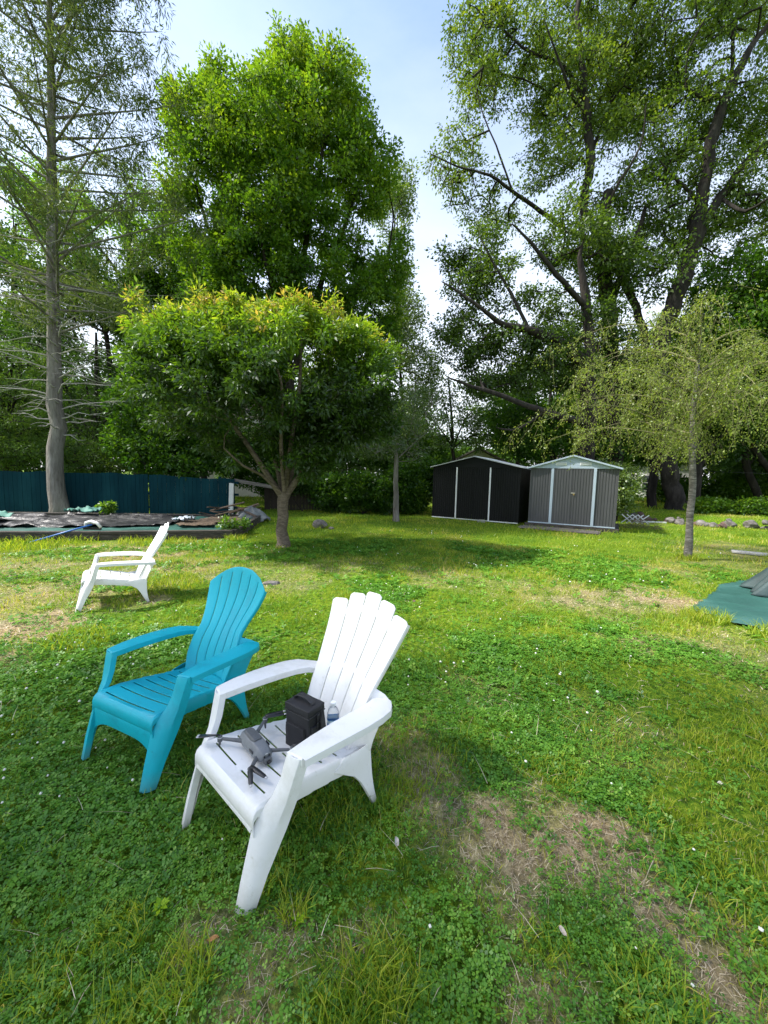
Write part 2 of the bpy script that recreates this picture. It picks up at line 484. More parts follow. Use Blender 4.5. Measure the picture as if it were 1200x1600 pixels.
# white clover blossoms
flower_m = leafmat('clover_blossom', [(0, (.55, .58, .45)), (1, (.85, .84, .78))], .25, (1, 1, .9), .03, 1.0)
ico = bmesh.new(); bmesh.ops.create_icosphere(ico, subdivisions=2, radius=1)
iv = np.array([v.co[:] for v in ico.verts]); itf = np.array([[v.index for v in f.verts] for f in ico.faces]); ico.free()
iv = iv * (1 + .22 * np.sin(np.arange(len(iv)) * 2.4))[:, None]
Vs, Fs, Ts = [], [], []; off = 0
for d0, d1, dens, rr in [(0.8, 3, 38, .0064), (3, 6, 20, .008), (6, 12, 7, .011)]:
    x, y = scatter(d0, d1, dens, 56)
    k = rng.random(len(x)) < clover_field(x, y) * np.clip((fbm(x, y, 1.0, 2, 66) - .35) * 4, .1, 1)
    for px, py in zip(x[k], y[k]):
        r_ = rr * random.uniform(.6, 1.25); zz = float(H(px, py)) + random.uniform(.035, .07)
        Vs.append(iv * [r_, r_, r_ * .85] + [px, py, zz]); Fs.append(itf + off); Ts.append(np.where(iv[:, 2] < -.2, .1, .9) * np.ones(len(iv))); off += len(iv)
V = np.concatenate(Vs); F = np.concatenate(Fs); T = np.concatenate(Ts)
tag(npmesh('clover_blossoms', V, F, flower_m, tint=T), 'small round white clover blossoms dotted over the lawn', 'flowers', kind='stuff')

# a few broad-leaved weeds and fallen leaves that can be told apart
weed_m = leafmat('weed_leaf', [(0, (.16, .32, .01)), (1, (.34, .50, .02))], .35, gloss=.01)
def weed(x, y, n, s, label):
    Vs, T = [], []
    for j in range(n):
        a = j * 2.4 + random.uniform(-.3, .3); l = s * random.uniform(.6, 1.1)
        up = random.uniform(.35, .9)
        c, sn = math.cos(a), math.sin(a)
        pts = [(0, 0, 0), (.55, -.22, up * .45), (1, 0, up * .45), (.55, .22, up * .45)]
        for u, v, w in pts: Vs.append(((c * u - sn * v) * l, (sn * u + c * v) * l, w * l + .01)); T.append(j / n)
    o = npmesh('weed', Vs, np.arange(len(Vs)).reshape(-1, 4), weed_m, tint=T)
    o.location = (x, y, float(H(x, y)) + .01)
    return tag(o, label, 'weed')
weed(-0.80, 1.30, 12, .035, 'bright yellow green broad leaved weed left of the front white chair leg')
weed(-0.28, 1.27, 9, .03, 'small yellow green weed right behind the front white chair foot')
def fallen(x, y, s, col, label, rz):
    mm = surf('fallen_' + str(len(MAT)), [(.3, tuple(c * .7 for c in col)), (.7, col)], 40, .8)
    gx_, gy_ = np.meshgrid(np.linspace(-1, 1, 7), np.linspace(-1, 1, 5))
    wdt = (1 - gx_ ** 2) ** .6 * .42 + .03
    V = np.stack([gx_ * s, gy_ * wdt * s, s * .25 * np.abs(gy_) + .12 * s * np.sin(gx_ * 4) + s * .1], -1).reshape(-1, 3)
    I = np.arange(35).reshape(5, 7)
    F = np.stack([I[:-1, :-1].ravel(), I[:-1, 1:].ravel(), I[1:, 1:].ravel(), I[1:, :-1].ravel()], 1)
    o = npmesh('fallen_leaf', V, F, mm, smooth=True); o.location = (x, y, float(H(x, y)) + .025); o.rotation_euler = (random.uniform(-.3, .3), random.uniform(-.3, .3), rz)
    return tag(o, label, 'leaf')
fallen(-0.56, 1.20, .020, (.42, .2, .07), 'curled orange brown dead leaf near the front white chair foot', .4)
fallen(0.09, 1.58, .022, (.5, .46, .42), 'pale grey shred of leaf standing right of the front white chair', 1.7)
fallen(0.68, 1.25, .018, (.52, .45, .38), 'pale tan leaf lying beside the dry patch at lower right', 2.0)
fallen(1.85, 1.95, .022, (.62, .56, .45), 'cream coloured fallen leaf at the right edge of the lawn', .3)
fallen(1.22, 2.1, .016, (.55, .33, .22), 'reddish tan fallen leaf above the dry patch', 1.2)

# ------------------------------------------------------------------ moulded plastic adirondack chairs
def plastic(name, c, dirt):
    m, N, L, P = nodes(name)
    t = N.new('ShaderNodeTexCoord')
    n = N.new('ShaderNodeTexNoise'); n.inputs['Scale'].default_value = 5; n.inputs['Detail'].default_value = 8; n.inputs['Roughness'].default_value = .7
    L.new(t.outputs['Object'], n.inputs['Vector'])
    r = ramp(N, [(.30, dirt), (.48, c), (.8, tuple(min(1, q * 1.03) for q in c))]); L.new(n.outputs[0], r.inputs[0])
    n3 = N.new('ShaderNodeTexNoise'); n3.inputs['Scale'].default_value = 55; n3.inputs['Detail'].default_value = 6; n3.inputs['Roughness'].default_value = .75
    mp = N.new('ShaderNodeMapping'); mp.inputs['Scale'].default_value = (1, .35, .6); L.new(t.outputs['Object'], mp.inputs[0]); L.new(mp.outputs[0], n3.inputs['Vector'])
    sp = ramp(N, [(.60, (0, 0, 0)), (.72, (.55, .55, .55))]); L.new(n3.outputs[0], sp.inputs[0])
    dm = N.new('ShaderNodeMix'); dm.data_type = 'RGBA'; L.new(sp.outputs[0], dm.inputs[0]); L.new(r.outputs[0], dm.inputs[6]); dm.inputs[7].default_value = (dirt[0] * .78, dirt[1] * .75, dirt[2] * .68, 1)
    # earth splashed up the feet
    sx = N.new('ShaderNodeSeparateXYZ'); L.new(t.outputs['Object'], sx.inputs[0])
    mz = N.new('ShaderNodeMapRange'); mz.inputs[1].default_value = .10; mz.inputs[2].default_value = .0; mz.inputs[3].default_value = 0; mz.inputs[4].default_value = .75; L.new(sx.outputs[2], mz.inputs[0])
    mm = N.new('ShaderNodeMath'); mm.operation = 'MULTIPLY'; L.new(mz.outputs[0], mm.inputs[0]); L.new(n.outputs[0], mm.inputs[1])
    de = N.new('ShaderNodeMix'); de.data_type = 'RGBA'; L.new(mm.outputs[0], de.inputs[0]); L.new(dm.outputs[2], de.inputs[6]); de.inputs[7].default_value = (.16, .14, .08, 1)
    L.new(de.outputs[2], P.inputs['Base Color'])
    rq = N.new('ShaderNodeMapRange'); rq.inputs[3].default_value = .34; rq.inputs[4].default_value = .62; L.new(n.outputs[0], rq.inputs[0]); L.new(rq.outputs[0], P.inputs['Roughness'])
    P.inputs['Specular IOR Level'].default_value = .4
    P.inputs['Subsurface Weight'].default_value = .0
    n2 = N.new('ShaderNodeTexNoise'); n2.inputs['Scale'].default_value = 220; n2.inputs['Detail'].default_value = 3
    L.new(t.outputs['Object'], n2.inputs['Vector'])
    b = N.new('ShaderNodeBump'); b.inputs['Strength'].default_value = .12; b.inputs['Distance'].default_value = .002
    L.new(n2.outputs[0], b.inputs['Height']); L.new(b.outputs[0], P.inputs['Normal'])
    return m
white_plastic = plastic('white_plastic', (.76, .76, .75), (.64, .64, .60))
teal_plastic = plastic('turquoise_plastic', (.003, .40, .50), (.008, .32, .41))

def gridobj(name, pts, skip, m, parent, th=.006, bv=.0022, off=0, seg=2):
    """pts[r][c] -> sheet with thickness; skip(r,c) leaves openings"""
    bm = bmesh.new()
    Rn, Cn = len(pts), len(pts[0])
    vs = [[bm.verts.new(pts[r][c]) for c in range(Cn)] for r in range(Rn)]
    for r in range(Rn - 1):
        for c in range(Cn - 1):
            if not skip(r, c): bm.faces.new((vs[r][c], vs[r][c + 1], vs[r + 1][c + 1], vs[r + 1][c]))
    for v in [v for v in bm.verts if not v.link_faces]: bm.verts.remove(v)
    o = bmobj(name, bm, m, parent)
    auto_smooth(o, 50)
    solid(o, th, off)
    if bv: bevel(o, bv, seg, 40)
    return o

def lerp_tab(tab, z):
    """piecewise-linear table [(z, a, b, ...)]"""
    tab = sorted(tab)
    if z <= tab[0][0]: return tab[0][1:]
    for p, q in zip(tab, tab[1:]):
        if z <= q[0]:
            k = (z - p[0]) / (q[0] - p[0]); return tuple(a + (b - a) * k for a, b in zip(p[1:], q[1:]))
    return tab[-1][1:]

def make_chair(name, mat_, style):
    root = empty(name)
    rnd = style == 'round'
    # ---------------- backrest
    nsl = 6 if rnd else 5
    if rnd: wt = [(0, .185), (.15, .207), (.30, .205), (.42, .188), (.52, .205), (.65, .238), (.75, .257), (.82, .265), (1, .265)]
    else: wt = [(0, .185), (.2, .205), (.4, .222), (.7, .270), (.85, .296), (1, .308)]
    gap = .0055 if rnd else .0055
    cols = []
    for k in range(nsl):
        a = -1 + 2 * k / nsl; b_ = -1 + 2 * (k + 1) / nsl
        gu = gap / .22 / 2
        a2 = a + (gu if k else 0); b2 = b_ - (gu if k < nsl - 1 else 0)
        for j in range(7): cols.append((a2 + (b2 - a2) * j / 6, k, j / 6))
    tt = sorted(set([i / 40 for i in range(41)] + [.055, .43, .465, .86, .905]))
    def bpt(u, k, v, t):
        if rnd: hc = 1 - .19 * abs(u) ** 2.2
        else:
            uc = -1 + 2 * (k + .5) / nsl
            hc = 1 - .155 * abs(uc) ** 1.6 - .05 * (u - uc) * (1 if uc > 0 else -1) * (abs(uc) > .1) - .020 * abs(2 * v - 1) ** 7
        s = t * hc
        w = lerp_tab(wt, s)[0]
        f = -.118 - .338 * s; z = .272 + .682 * s
        if rnd: f += .020 * math.sin((s - .05) * 2 * math.pi / .85) * (1 - .2 * abs(u))
        else: f += .010 * math.sin(s * math.pi * 2)
        f += (.045 if not rnd else .05) * (abs(u) ** 2.2) * (1 - .5 * s)
        ribe = abs(2 * v - 1)
        f -= .0035 * ribe ** 6
        return (f, u * w, z)
    pts = [[bpt(u, k, v, t) for (u, k, v) in cols] for t in tt]
    def skb(r, c):
        if cols[c][1] != cols[c + 1][1]:
            t = (tt[r] + tt[r + 1]) / 2
            if rnd: return .06 < t < .955
            return t > .905 or .465 < t < .86 or .055 < t < .43
        return False
    back = gridobj('backrest', pts, skb, mat_, root, .009, .0016)
    # outer rolled edge of the back
    for s_ in (-1, 1):
        ed = [[bpt(s_, 0 if s_ < 0 else nsl - 1, 0 if s_ < 0 else 1, t) for t in tt]]
        ed.append([(p[0] - .022, p[1] - s_ * .002, p[2] - .010) for p in ed[0]])
        gridobj('back_edge', ed, lambda r, c: False, mat_, back, .006, .002)
    # ---------------- seat
    if rnd: slots = [.425, .345, .27, .195, .12, .045, -.03]
    else: slots = [.395, .292, .19, .09, -.005]
    prof = [(.472, .278), (.477, .303), (.476, .330), (.468, .349), (.453, .361), (.433, .366), (.41, .366), (.35, .362), (.30, .355), (.25, .346), (.2, .336), (.15, .325), (.1, .314), (.05, .302), (0, .291), (-.05, .281), (-.09, .276), (-.125, .280)]
    rows = []
    def zt(f):
        for p, q in zip(prof[3:], prof[4:]):
            if q[0] <= f <= p[0]: return q[1] + (p[1] - q[1]) * (f - q[0]) / (p[0] - q[0])
        return .28
    keepf = [p for p in prof if all(abs(p[0] - s) > .012 for s in slots) or p[0] > .44]
    sl_rows = []
    for s in slots: sl_rows += [(s + .0045 + .004, zt(s) ), (s + .0045, zt(s)), (s - .0045, zt(s)), (s - .0085, zt(s))]
    allr = sorted(keepf[:5], key=lambda p: p[1]) + sorted(keepf[5:] + sl_rows, key=lambda p: -p[0])
    slotset = set((round(s + .0045, 4), round(s - .0045, 4)) for s in slots)
    hw = lambda f: .248 - .035 * max(0, min(1, (.40 - f) / .5))
    lc = [-1, -.93, -.86, -.6, -.3, -.09, -.06, 0, .06, .09, .3, .6, .86, .93, 1]
    pts = []
    for (f, z) in allr:
        w = hw(f)
        drop = .030 if f > .44 else .075
        dip = lambda l: -.010 * (1 - l * l) * (1 if f < .44 else 0)
        e1, e2 = (.012, .009) if f > .44 else (.018, .012)
        row = [(f, -w - e1, z - drop), (f, -w - e2, z - .012 if f <= .44 else z - .006)]
        row += [(f, l * w, z + dip(l)) for l in lc]
        row += [(f, w + e2, z - .012 if f <= .44 else z - .006), (f, w + e1, z - drop)]
        pts.append(row)
    def sks(r, c):
        a, b_ = allr[r][0], allr[r + 1][0]
        l0 = c - 2
        if (round(a, 4), round(b_, 4)) in slotset:
            if rnd: return 2 <= l0 <= 11
            return (2 <= l0 <= 4 or 9 <= l0 <= 11) or (l0 in (5, 8) and False)
        return False
    seat = gridobj('seat', pts, sks, mat_, root, .006, .0015, -1)
    # front apron below the lip
    ap = []
    for i in range(17):
        l = (-1 + i / 8) * .985
        arch = .06 * abs(l) ** 5 if rnd else .02 * abs(l) ** 6
        ap.append([(.470, l * .248, .292), (.4715, l * .248, .262 if rnd else .281), (.473 + .004 * abs(l) ** 6, l * .248, (.212 if rnd else .268) - (arch if rnd else 0))])
    gridobj('apron', ap, lambda r, c: False, mat_, root, .006, .002)
    # ---------------- sides
    for s_ in (1, -1):
        # front leg: broad front face, outer face and inner lip
        zs = [0, .05, .12, .2, .27, .33, .38, .44, .50, .545]
        Ti = [(0, .542, .247), (.12, .514, .248), (.27, .474, .248), (.33, .446, .254), (.38, .396, .267), (.44, .366, .278), (.545, .338, .288)]
        To = [(0, .519, .290), (.12, .484, .301), (.27, .424, .315), (.38, .376, .332), (.545, .330, .354)]
        Tb = [(0, .492, .300), (.12, .446, .311), (.27, .372, .327), (.38, .334, .344), (.48, .312, .358), (.545, .290, .367)]
        rowsl = []
        for z in zs:
            i_, o_, b_ = lerp_tab(Ti, z), lerp_tab(To, z), lerp_tab(Tb, z)
            mid = ((i_[0] * .45 + o_[0] * .55) + .008, s_ * (i_[1] * .45 + o_[1] * .55))
            inn = (i_[0] - .030, s_ * (i_[1] - .002))
            bk = (b_[0], s_ * (b_[1] - .022))
            q3 = ((o_[0] + (b_[0] - o_[0]) * .45), s_ * (o_[1] + .004))
            rowsl.append([(inn[0], inn[1], z), (i_[0], s_ * i_[1], z), (mid[0], mid[1], z), (o_[0], s_ * o_[1], z), (q3[0], q3[1], z), (b_[0], s_ * b_[1], z), (bk[0], bk[1], z)])
        gridobj('front_leg', rowsl, lambda r, c: False, mat_, root, .006, .004, 0, 3)
        # armrest: rounded plate with a turned-down rim
        top_in = [(.336, .287), (.22, .279), (.10, .272), (0, .268), (-.09, .262), (-.16, .250), (-.205, .232)]
        top_out = [(.318, .372), (.22, .384), (.10, .392), (0, .395), (-.10, .390), (-.18, .372), (-.232, .335)]
        zz = [.548, .549, .545, .538, .530, .520, .508]
        cols_a = []
        for (fi, li), (fo, lo), z in zip(top_in, top_out, zz):
            row = []
            for j, k in enumerate((0, .12, .5, .88, 1)):
                row.append((fi + (fo - fi) * k, s_ * (li + (lo - li) * k), z - (.004 if j in (0, 4) else 0)))
            row = [(row[0][0], row[0][1] - s_ * .001, z - .032)] + row + [(row[-1][0], row[-1][1] + s_ * .003, z - .032)]
            cols_a.append(row)
        # front rim and rounded rear end
        fr = [(p[0] + .004, p[1], .548 - .034) for p in cols_a[0]]
        fr2 = [(p[0] + .004, p[1], min(p[2], .544)) for p in cols_a[0]]
        re = [(-.262, s_ * l, .500) for l in (.215, .22, .235, .262, .292, .305, .306)]
        re[0] = (-.255, s_ * .215, .468); re[-1] = (-.268, s_ * .305, .468)
        re2 = [(p[0] - .008, p[1], .466) for p in re]
        # chamfer the front corners
        cols_a = [fr, fr2] + cols_a + [re, re2]
        for q in (0, 1):
            a_ = list(cols_a[q][-1]); b_ = list(cols_a[q][-2])
            cols_a[q][-1] = (a_[0] - .022, a_[1] - s_ * .006, a_[2]); cols_a[q][-2] = (b_[0] - .016, b_[1] - s_ * .006, b_[2])
        gridobj('armrest', cols_a, lambda r, c: False, mat_, root, .006, .004, 0, 3)
        # wing joining backrest edge to the arm and the rear leg
        wing = []
        for i in range(7):
            s = i / 6 * .40
            a_ = bpt(s_, 0 if s_ < 0 else nsl - 1, 0 if s_ < 0 else 1, s / .84)
            a_ = (a_[0] - .012, a_[1], a_[2])
            tb = i / 6
            b_ = (-.165 - .10 * tb ** 1.3, s_ * (.262 + .045 * tb ** 1.5), .262 + .232 * tb)
            c_ = ((a_[0] + b_[0]) / 2 - .012, (a_[1] + b_[1]) / 2, (a_[2] + b_[2]) / 2)
            wing.append([a_, c_, b_])
        gridobj('wing', wing, lambda r, c: False, mat_, back, .006, .002)
        # rear leg: curved flaring panel
        rl = [(.292, -.175, -.02, .250), (.262, -.170, .05, .260), (.225, -.168, -.005, .266), (.19, -.166, -.060, .271), (.15, -.166, -.092, .276), (.10, -.170, -.118, .281), (.05, -.178, -.142, .286), (0, -.192, -.165, .290)]
        rr = []
        for (z, fb, ff, l) in rl:
            lf = l - .020 * max(0, min(1, (z - .12) / .12))
            rr.append([(fb + .002, s_ * (l - .032), z), (fb, s_ * (l - .004), z), (fb + (ff - fb) * .5, s_ * ((l + lf) / 2 + .002), z), (ff, s_ * lf, z - .002), (ff + .002, s_ * (lf - .014), z - .004)])
        gridobj('rear_leg', rr, lambda r, c: False, mat_, root, .006, .003, 0, 3)
    return root

def copy_tree(o, parent=None):
    c = o.copy(); scn.collection.objects.link(c)
    if parent: c.parent = parent
    for ch in list(o.children): copy_tree(ch, c)
    return c

chair_white = make_chair('adirondack_chair', white_plastic, 'fan')
chair_white.location = (-0.345, 1.874, 0); chair_white.rotation_euler = (0, 0, R(228.2))
GC = 'plastic adirondack chairs on the lawn'
tag(chair_white, 'white plastic adirondack chair in front with a drone and black bag on its seat', 'chair', GC)
chair_teal = make_chair('adirondack_chair', teal_plastic, 'round')
chair_teal.location = (-1.215, 2.421, 0); chair_teal.rotation_euler = (0, 0, R(245.3)); chair_teal.scale = (.985, 1, .985)
tag(chair_teal, 'turquoise plastic adirondack chair with a rounded back, empty', 'chair', GC)
chair_far = copy_tree(chair_white)
chair_far.location = (-3.238, 4.846, 0); chair_far.rotation_euler = (0, 0, R(216.0))
tag(chair_far, 'empty white plastic adirondack chair farther back by the pool bed', 'chair', GC)

# things on the front chair's seat: helper gives world coordinates of a chair-local point
CM = Matrix.Translation((-0.345, 1.874, 0)) @ Matrix.Rotation(R(228.2), 4, 'Z')
def on_chair(f, l, z): return tuple(CM @ Vector((f, l, z)))
dark_grey = surf('drone_grey', [(.3, (.07, .075, .08)), (.7, (.10, .105, .11))], 60, .45, .1, 400)
mid_grey = surf('drone_shell', [(.3, (.13, .14, .15)), (.7, (.18, .19, .20))], 30, .42, .1, 400)
black_pl = surf('black_plastic', [(.3, (.012, .012, .013)), (.7, (.022, .022, .024))], 60, .4)
silver = surf('silver_paint', [(.3, (.5, .5, .5)), (.7, (.62, .62, .62))], 60, .3, metal=.3)
glassy = surf('dark_glass', [(.3, (.01, .01, .012)), (.7, (.015, .015, .018))], 60, .08)

def hull_box(name, secs, m, parent, bv=.004):
    """loft of rounded-rectangle sections along x: (x, half_y, z0, z1, top_half_y)"""
    bm = bmesh.new(); rings = []
    for x, hy, z0, z1, ty in secs:
        zc = z0 + (z1 - z0) * .55
        rings.append([bm.verts.new(p) for p in [(x, -hy * .7, z0), (x, hy * .7, z0), (x, hy, z0 + (zc - z0) * .4), (x, hy, zc), (x, ty, z1), (x, 0, z1 + (z1 - z0) * .04), (x, -ty, z1), (x, -hy, zc), (x, -hy, z0 + (zc - z0) * .4)]])
    for a, b_ in zip(rings, rings[1:]):
        n = len(a)
        for j in range(n): bm.faces.new((a[j], a[(j + 1) % n], b_[(j + 1) % n], b_[j]))
    bm.faces.new(rings[0][::-1]); bm.faces.new(rings[-1])
    o = bmobj(name, bm, m, parent); auto_smooth(o, 35); bevel(o, bv, 2, 30)
    return o

# drone: nose points to the chair's left arm (viewer's right front)
dr = empty('drone')
dc = on_chair(.292, -.035, .352)
dirv = (Vector(on_chair(.295, .10, 0)) - Vector(on_chair(.285, -.135, 0)))
dr.location = dc; dr.rotation_euler = (0, R(2), math.atan2(dirv.y, dirv.x))
tag(dr, 'small grey quadcopter drone with its arms unfolded resting on the white chair seat', 'drone')
body = hull_box('body', [(-.105, .020, .022, .052, .012), (-.095, .036, .012, .062, .022), (-.05, .042, .008, .068, .026), (0, .042, .008, .068, .026), (.045, .040, .008, .064, .024), (.085, .034, .012, .055, .020), (.098, .024, .018, .046, .014)], mid_grey, dr)
hull_box('battery', [(-.085, .016, .058, .074, .012), (-.06, .024, .058, .078, .018), (0, .025, .058, .078, .019), (.018, .018, .058, .074, .014)], dark_grey, body, .002)
box('side_vent', (.03, .0415, .042), (.03, .003, .012), black_pl, body, bv=.001)
box('side_vent', (.03, -.0415, .042), (.03, .003, .012), black_pl, body, bv=.001)
gim = box('camera_gimbal', (.105, 0, .022), (.022, .034, .026), dark_grey, dr, bv=.004)
bm = bmesh.new(); bmesh.ops.create_cone(bm, cap_ends=True, segments=16, radius1=.009, radius2=.009, depth=.006, matrix=Matrix.Translation((.118, 0, .022)) @ Matrix.Rotation(R(90), 4, 'Y'))
bmobj('lens', bm, glassy, gim)
for x_ in (-.012, .012): box('front_sensor', (.099, x_, .040), (.003, .008, .008), glassy, body, bv=.001)
box('status_light', (.094, .0, .047), (.006, .012, .004), silver, body, bv=.001)
def darm(sx, s_, ang, ln, blade_ang, second, z0=.045):
    a = R(ang)
    st = Vector((sx, s_ * .036, z0)); d = Vector((math.cos(a), s_ * math.sin(a), 0)); en = st + d * ln
    bm = bmesh.new(); add_tube(bm, [st - d * .015, st + d * .02, en], [.011, .009, .0068], 6)
    arm = bmobj('arm', bm, dark_grey, dr); auto_smooth(arm, 40)
    bm = bmesh.new(); add_lathe(bm, [(.0095, -.014), (.0115, -.012), (.0115, .006), (.010, .012), (.006, .016)], 14, tuple(en)); auto_smooth(bmobj('motor', bm, dark_grey, arm), 40)
    bm = bmesh.new(); add_lathe(bm, [(.0122, .006), (.0122, .009)], 14, tuple(en)); bmobj('motor_ring', bm, silver, arm)
    bm = bmesh.new(); add_tube(bm, [en + Vector((0, 0, -.012)), en + Vector((0, 0, -.045)) + d * .004, en + Vector((0, 0, -.050)) + d * .006], [.0062, .0048, .0036], 6)
    bmobj('landing_leg', bm, dark_grey, arm)
    # folded propeller: two blades lying side by side
    for j, ba in enumerate((blade_ang, blade_ang + second)):
        c, s = math.cos(R(ba)), math.sin(R(ba))
        pts = []
        for u, w in ((0, .004), (.018, .010), (.05, .0105), (.085, .009), (.104, .004)):
            tw = .004 * (1 - u / .1)
            pts.append([(en.x + c * u - s * w, en.y + s * u + c * w, en.z + .017 + j * .003 + tw - u * .04), (en.x + c * u + s * w, en.y + s * u - c * w, en.z + .017 + j * .003 - tw - u * .04)])
        bl = gridobj('propeller_blade', pts, lambda r, c_: False, black_pl, arm, .0014, 0)
        tp = [[pts[-2][0], pts[-2][1]], [pts[-1][0], pts[-1][1]]]
        tip = [[tuple(Vector(tp[0][i]).lerp(Vector(tp[1][i]), .45) + Vector((0, 0, .0012))) for i in (0, 1)], [tuple(Vector(tp[1][i]) + Vector((0, 0, .0012))) for i in (0, 1)]]
        gridobj('blade_tip', tip, lambda r, c_: False, silver, bl, .0012, 0)
darm(-.070, -1, 140, .105, -133, 9, .035)
darm(-.070, 1, 128, .105, 64, 12, .035)
darm(.070, -1, 48, .070, -25, 38, .030)
darm(.070, 1, 52, .095, 48, 12, .030)

# black camera bag
bag_m = surf('bag_nylon', [(.3, (.008, .008, .010)), (.7, (.020, .020, .023))], 14, .72, .35, 320, dist=.001)
trim_m = surf('bag_webbing', [(.3, (.014, .014, .016)), (.7, (.03, .03, .033))], 80, .6, .4, 500, dist=.001)
bag = empty('camera_bag', on_chair(.055, .015, .298), R(228.2 + 8)); bag.scale = (1, 1, 1.06)
tag(bag, 'black nylon camera bag with a top handle standing on the white chair seat', 'bag')
def soft_box(name, sx, sy, z0, z1, m, parent, bulge=.008, seed=0, bv=.008, taper=0.0):
    bm = bmesh.new(); add_box(bm, (0, 0, (z0 + z1) / 2), (sx, sy, z1 - z0))
    bmesh.ops.subdivide_edges(bm, edges=bm.edges, cuts=5, use_grid_fill=True)
    rr_ = random.Random(seed)
    for v in bm.verts:
        zc = (v.co.z - z0) / (z1 - z0)
        k = 1 + taper * (zc - .5)
        bx_ = math.cos(v.co.y / sy * 3) * math.sin(zc * 3.14) * bulge; by_ = math.cos(v.co.x / sx * 3) * math.sin(zc * 3.14) * bulge
        v.co.x = v.co.x * k + (bx_ if v.co.x > 0 else -bx_) * (abs(v.co.x) > sx * .45)
        v.co.y = v.co.y * k + (by_ if v.co.y > 0 else -by_) * (abs(v.co.y) > sy * .45)
        v.co += Vector((rr_.uniform(-1, 1), rr_.uniform(-1, 1), rr_.uniform(-1, 1))) * .0012
    o = bmobj(name, bm, m, parent); auto_smooth(o, 60); bevel(o, bv, 3, 60)
    return o
soft_box('body', .105, .155, 0, .172, bag_m, bag, .008, 1, .008, .04)
lid = soft_box('lid', .112, .162, .172, .205, bag_m, bag, .003, 2, .008)
for z_ in (.170,):
    bm = bmesh.new()
    q = [(-.057, -.082), (.057, -.082), (.057, .082), (-.057, .082), (-.057, -.082)]
    add_tube(bm, [(a, b_, z_) for a, b_ in q], .0028, 6); bmobj('zip', bm, trim_m, lid)
hp = [[(x, y_, z) for x in (-.013, .013)] for y_, z in [(-.064, .200), (-.060, .216), (-.045, .226), (-.02, .231), (.005, .231), (.03, .227), (.05, .217), (.056, .200)]]
gridobj('carry_handle', hp, lambda r, c: False, trim_m, bag, .005, .0015)
soft_box('front_pocket', .020, .120, .010, .120, bag_m, bag, .004, 3, .004).location = (.060, 0, 0)
pk = soft_box('side_pocket', .075, .018, .014, .125, bag_m, bag, .004, 4, .004); pk.location = (0, .084, 0)
box('buckle', (0, .098, .128), (.030, .006, .022), black_pl, bag, bv=.002)
box('side_strap', (0, .0935, .150), (.020, .003, .05), trim_m, bag, bv=.001)
fl = [[(-.040 + a * .01, .088 + i * .006 + a * .004, .190 - i * .03 - a * .01) for a in (0, 1, 2, 3, 4)] for i in range(5)]
gridobj('loose_flap', fl, lambda r, c: False, bag_m, bag, .003, .001)

# water bottle
m, N, L, P = nodes('clear_plastic'); P.inputs['Base Color'].default_value = (.93, .97, 1, 1); P.inputs['Roughness'].default_value = .04
P.inputs['Transmission Weight'].default_value = 1; P.inputs['IOR'].default_value = 1.25
nn = N.new('ShaderNodeTexNoise'); nn.inputs['Scale'].default_value = 60; bb = N.new('ShaderNodeBump'); bb.inputs['Strength'].default_value = .25; bb.inputs['Distance'].default_value = .002
L.new(nn.outputs[0], bb.inputs['Height']); L.new(bb.outputs[0], P.inputs['Normal'])
clear = m
bot = empty('water_bottle', on_chair(-.085, .068, .292), R(20))
tag(bot, 'clear plastic water bottle with a blue label behind the black bag', 'bottle')
bm = bmesh.new(); add_lathe(bm, [(.012, 0), (.027, .001), (.031, .008), (.0305, .03), (.029, .036), (.031, .042), (.031, .062), (.031, .108), (.030, .125), (.024, .145), (.014, .158), (.0125, .162), (.0125, .172)], 24)
bmobj('bottle_body', bm, clear, bot, True)
bm = bmesh.new(); add_lathe(bm, [(.0142, .166), (.0148, .168), (.0148, .180), (.0135, .1825)], 20)
cap = bmobj('cap', bm, surf('cap_white', [(.3, (.75, .78, .8)), (.7, (.85, .87, .88))], 20, .4), bot); auto_smooth(cap, 40)
m, N, L, P = nodes('bottle_label')
t_ = N.new('ShaderNodeTexCoord'); w_ = N.new('ShaderNodeTexWave'); w_.bands_direction = 'Z'; w_.inputs['Scale'].default_value = 9; w_.inputs['Distortion'].default_value = 3
L.new(t_.outputs['Object'], w_.inputs['Vector']); r_ = ramp(N, [(.35, (.05, .22, .55)), (.55, (.25, .5, .8)), (.75, (.7, .82, .9))]); L.new(w_.outputs[0], r_.inputs[0]); L.new(r_.outputs[0], P.inputs['Base Color']); P.inputs['Roughness'].default_value = .35
bm = bmesh.new()
rg = [[bm.verts.new((.0318 * math.cos(a * math.pi / 14), .0318 * math.sin(a * math.pi / 14), z)) for a in range(28)] for z in (.046, .100)]
for j in range(28): bm.faces.new((rg[0][j], rg[0][(j + 1) % 28], rg[1][(j + 1) % 28], rg[1][j]))
bmobj('paper_label', bm, m, bot, True)

ORD = 'first second third fourth fifth sixth seventh eighth ninth tenth eleventh twelfth thirteenth fourteenth fifteenth sixteenth seventeenth eighteenth nineteenth twentieth'.split()
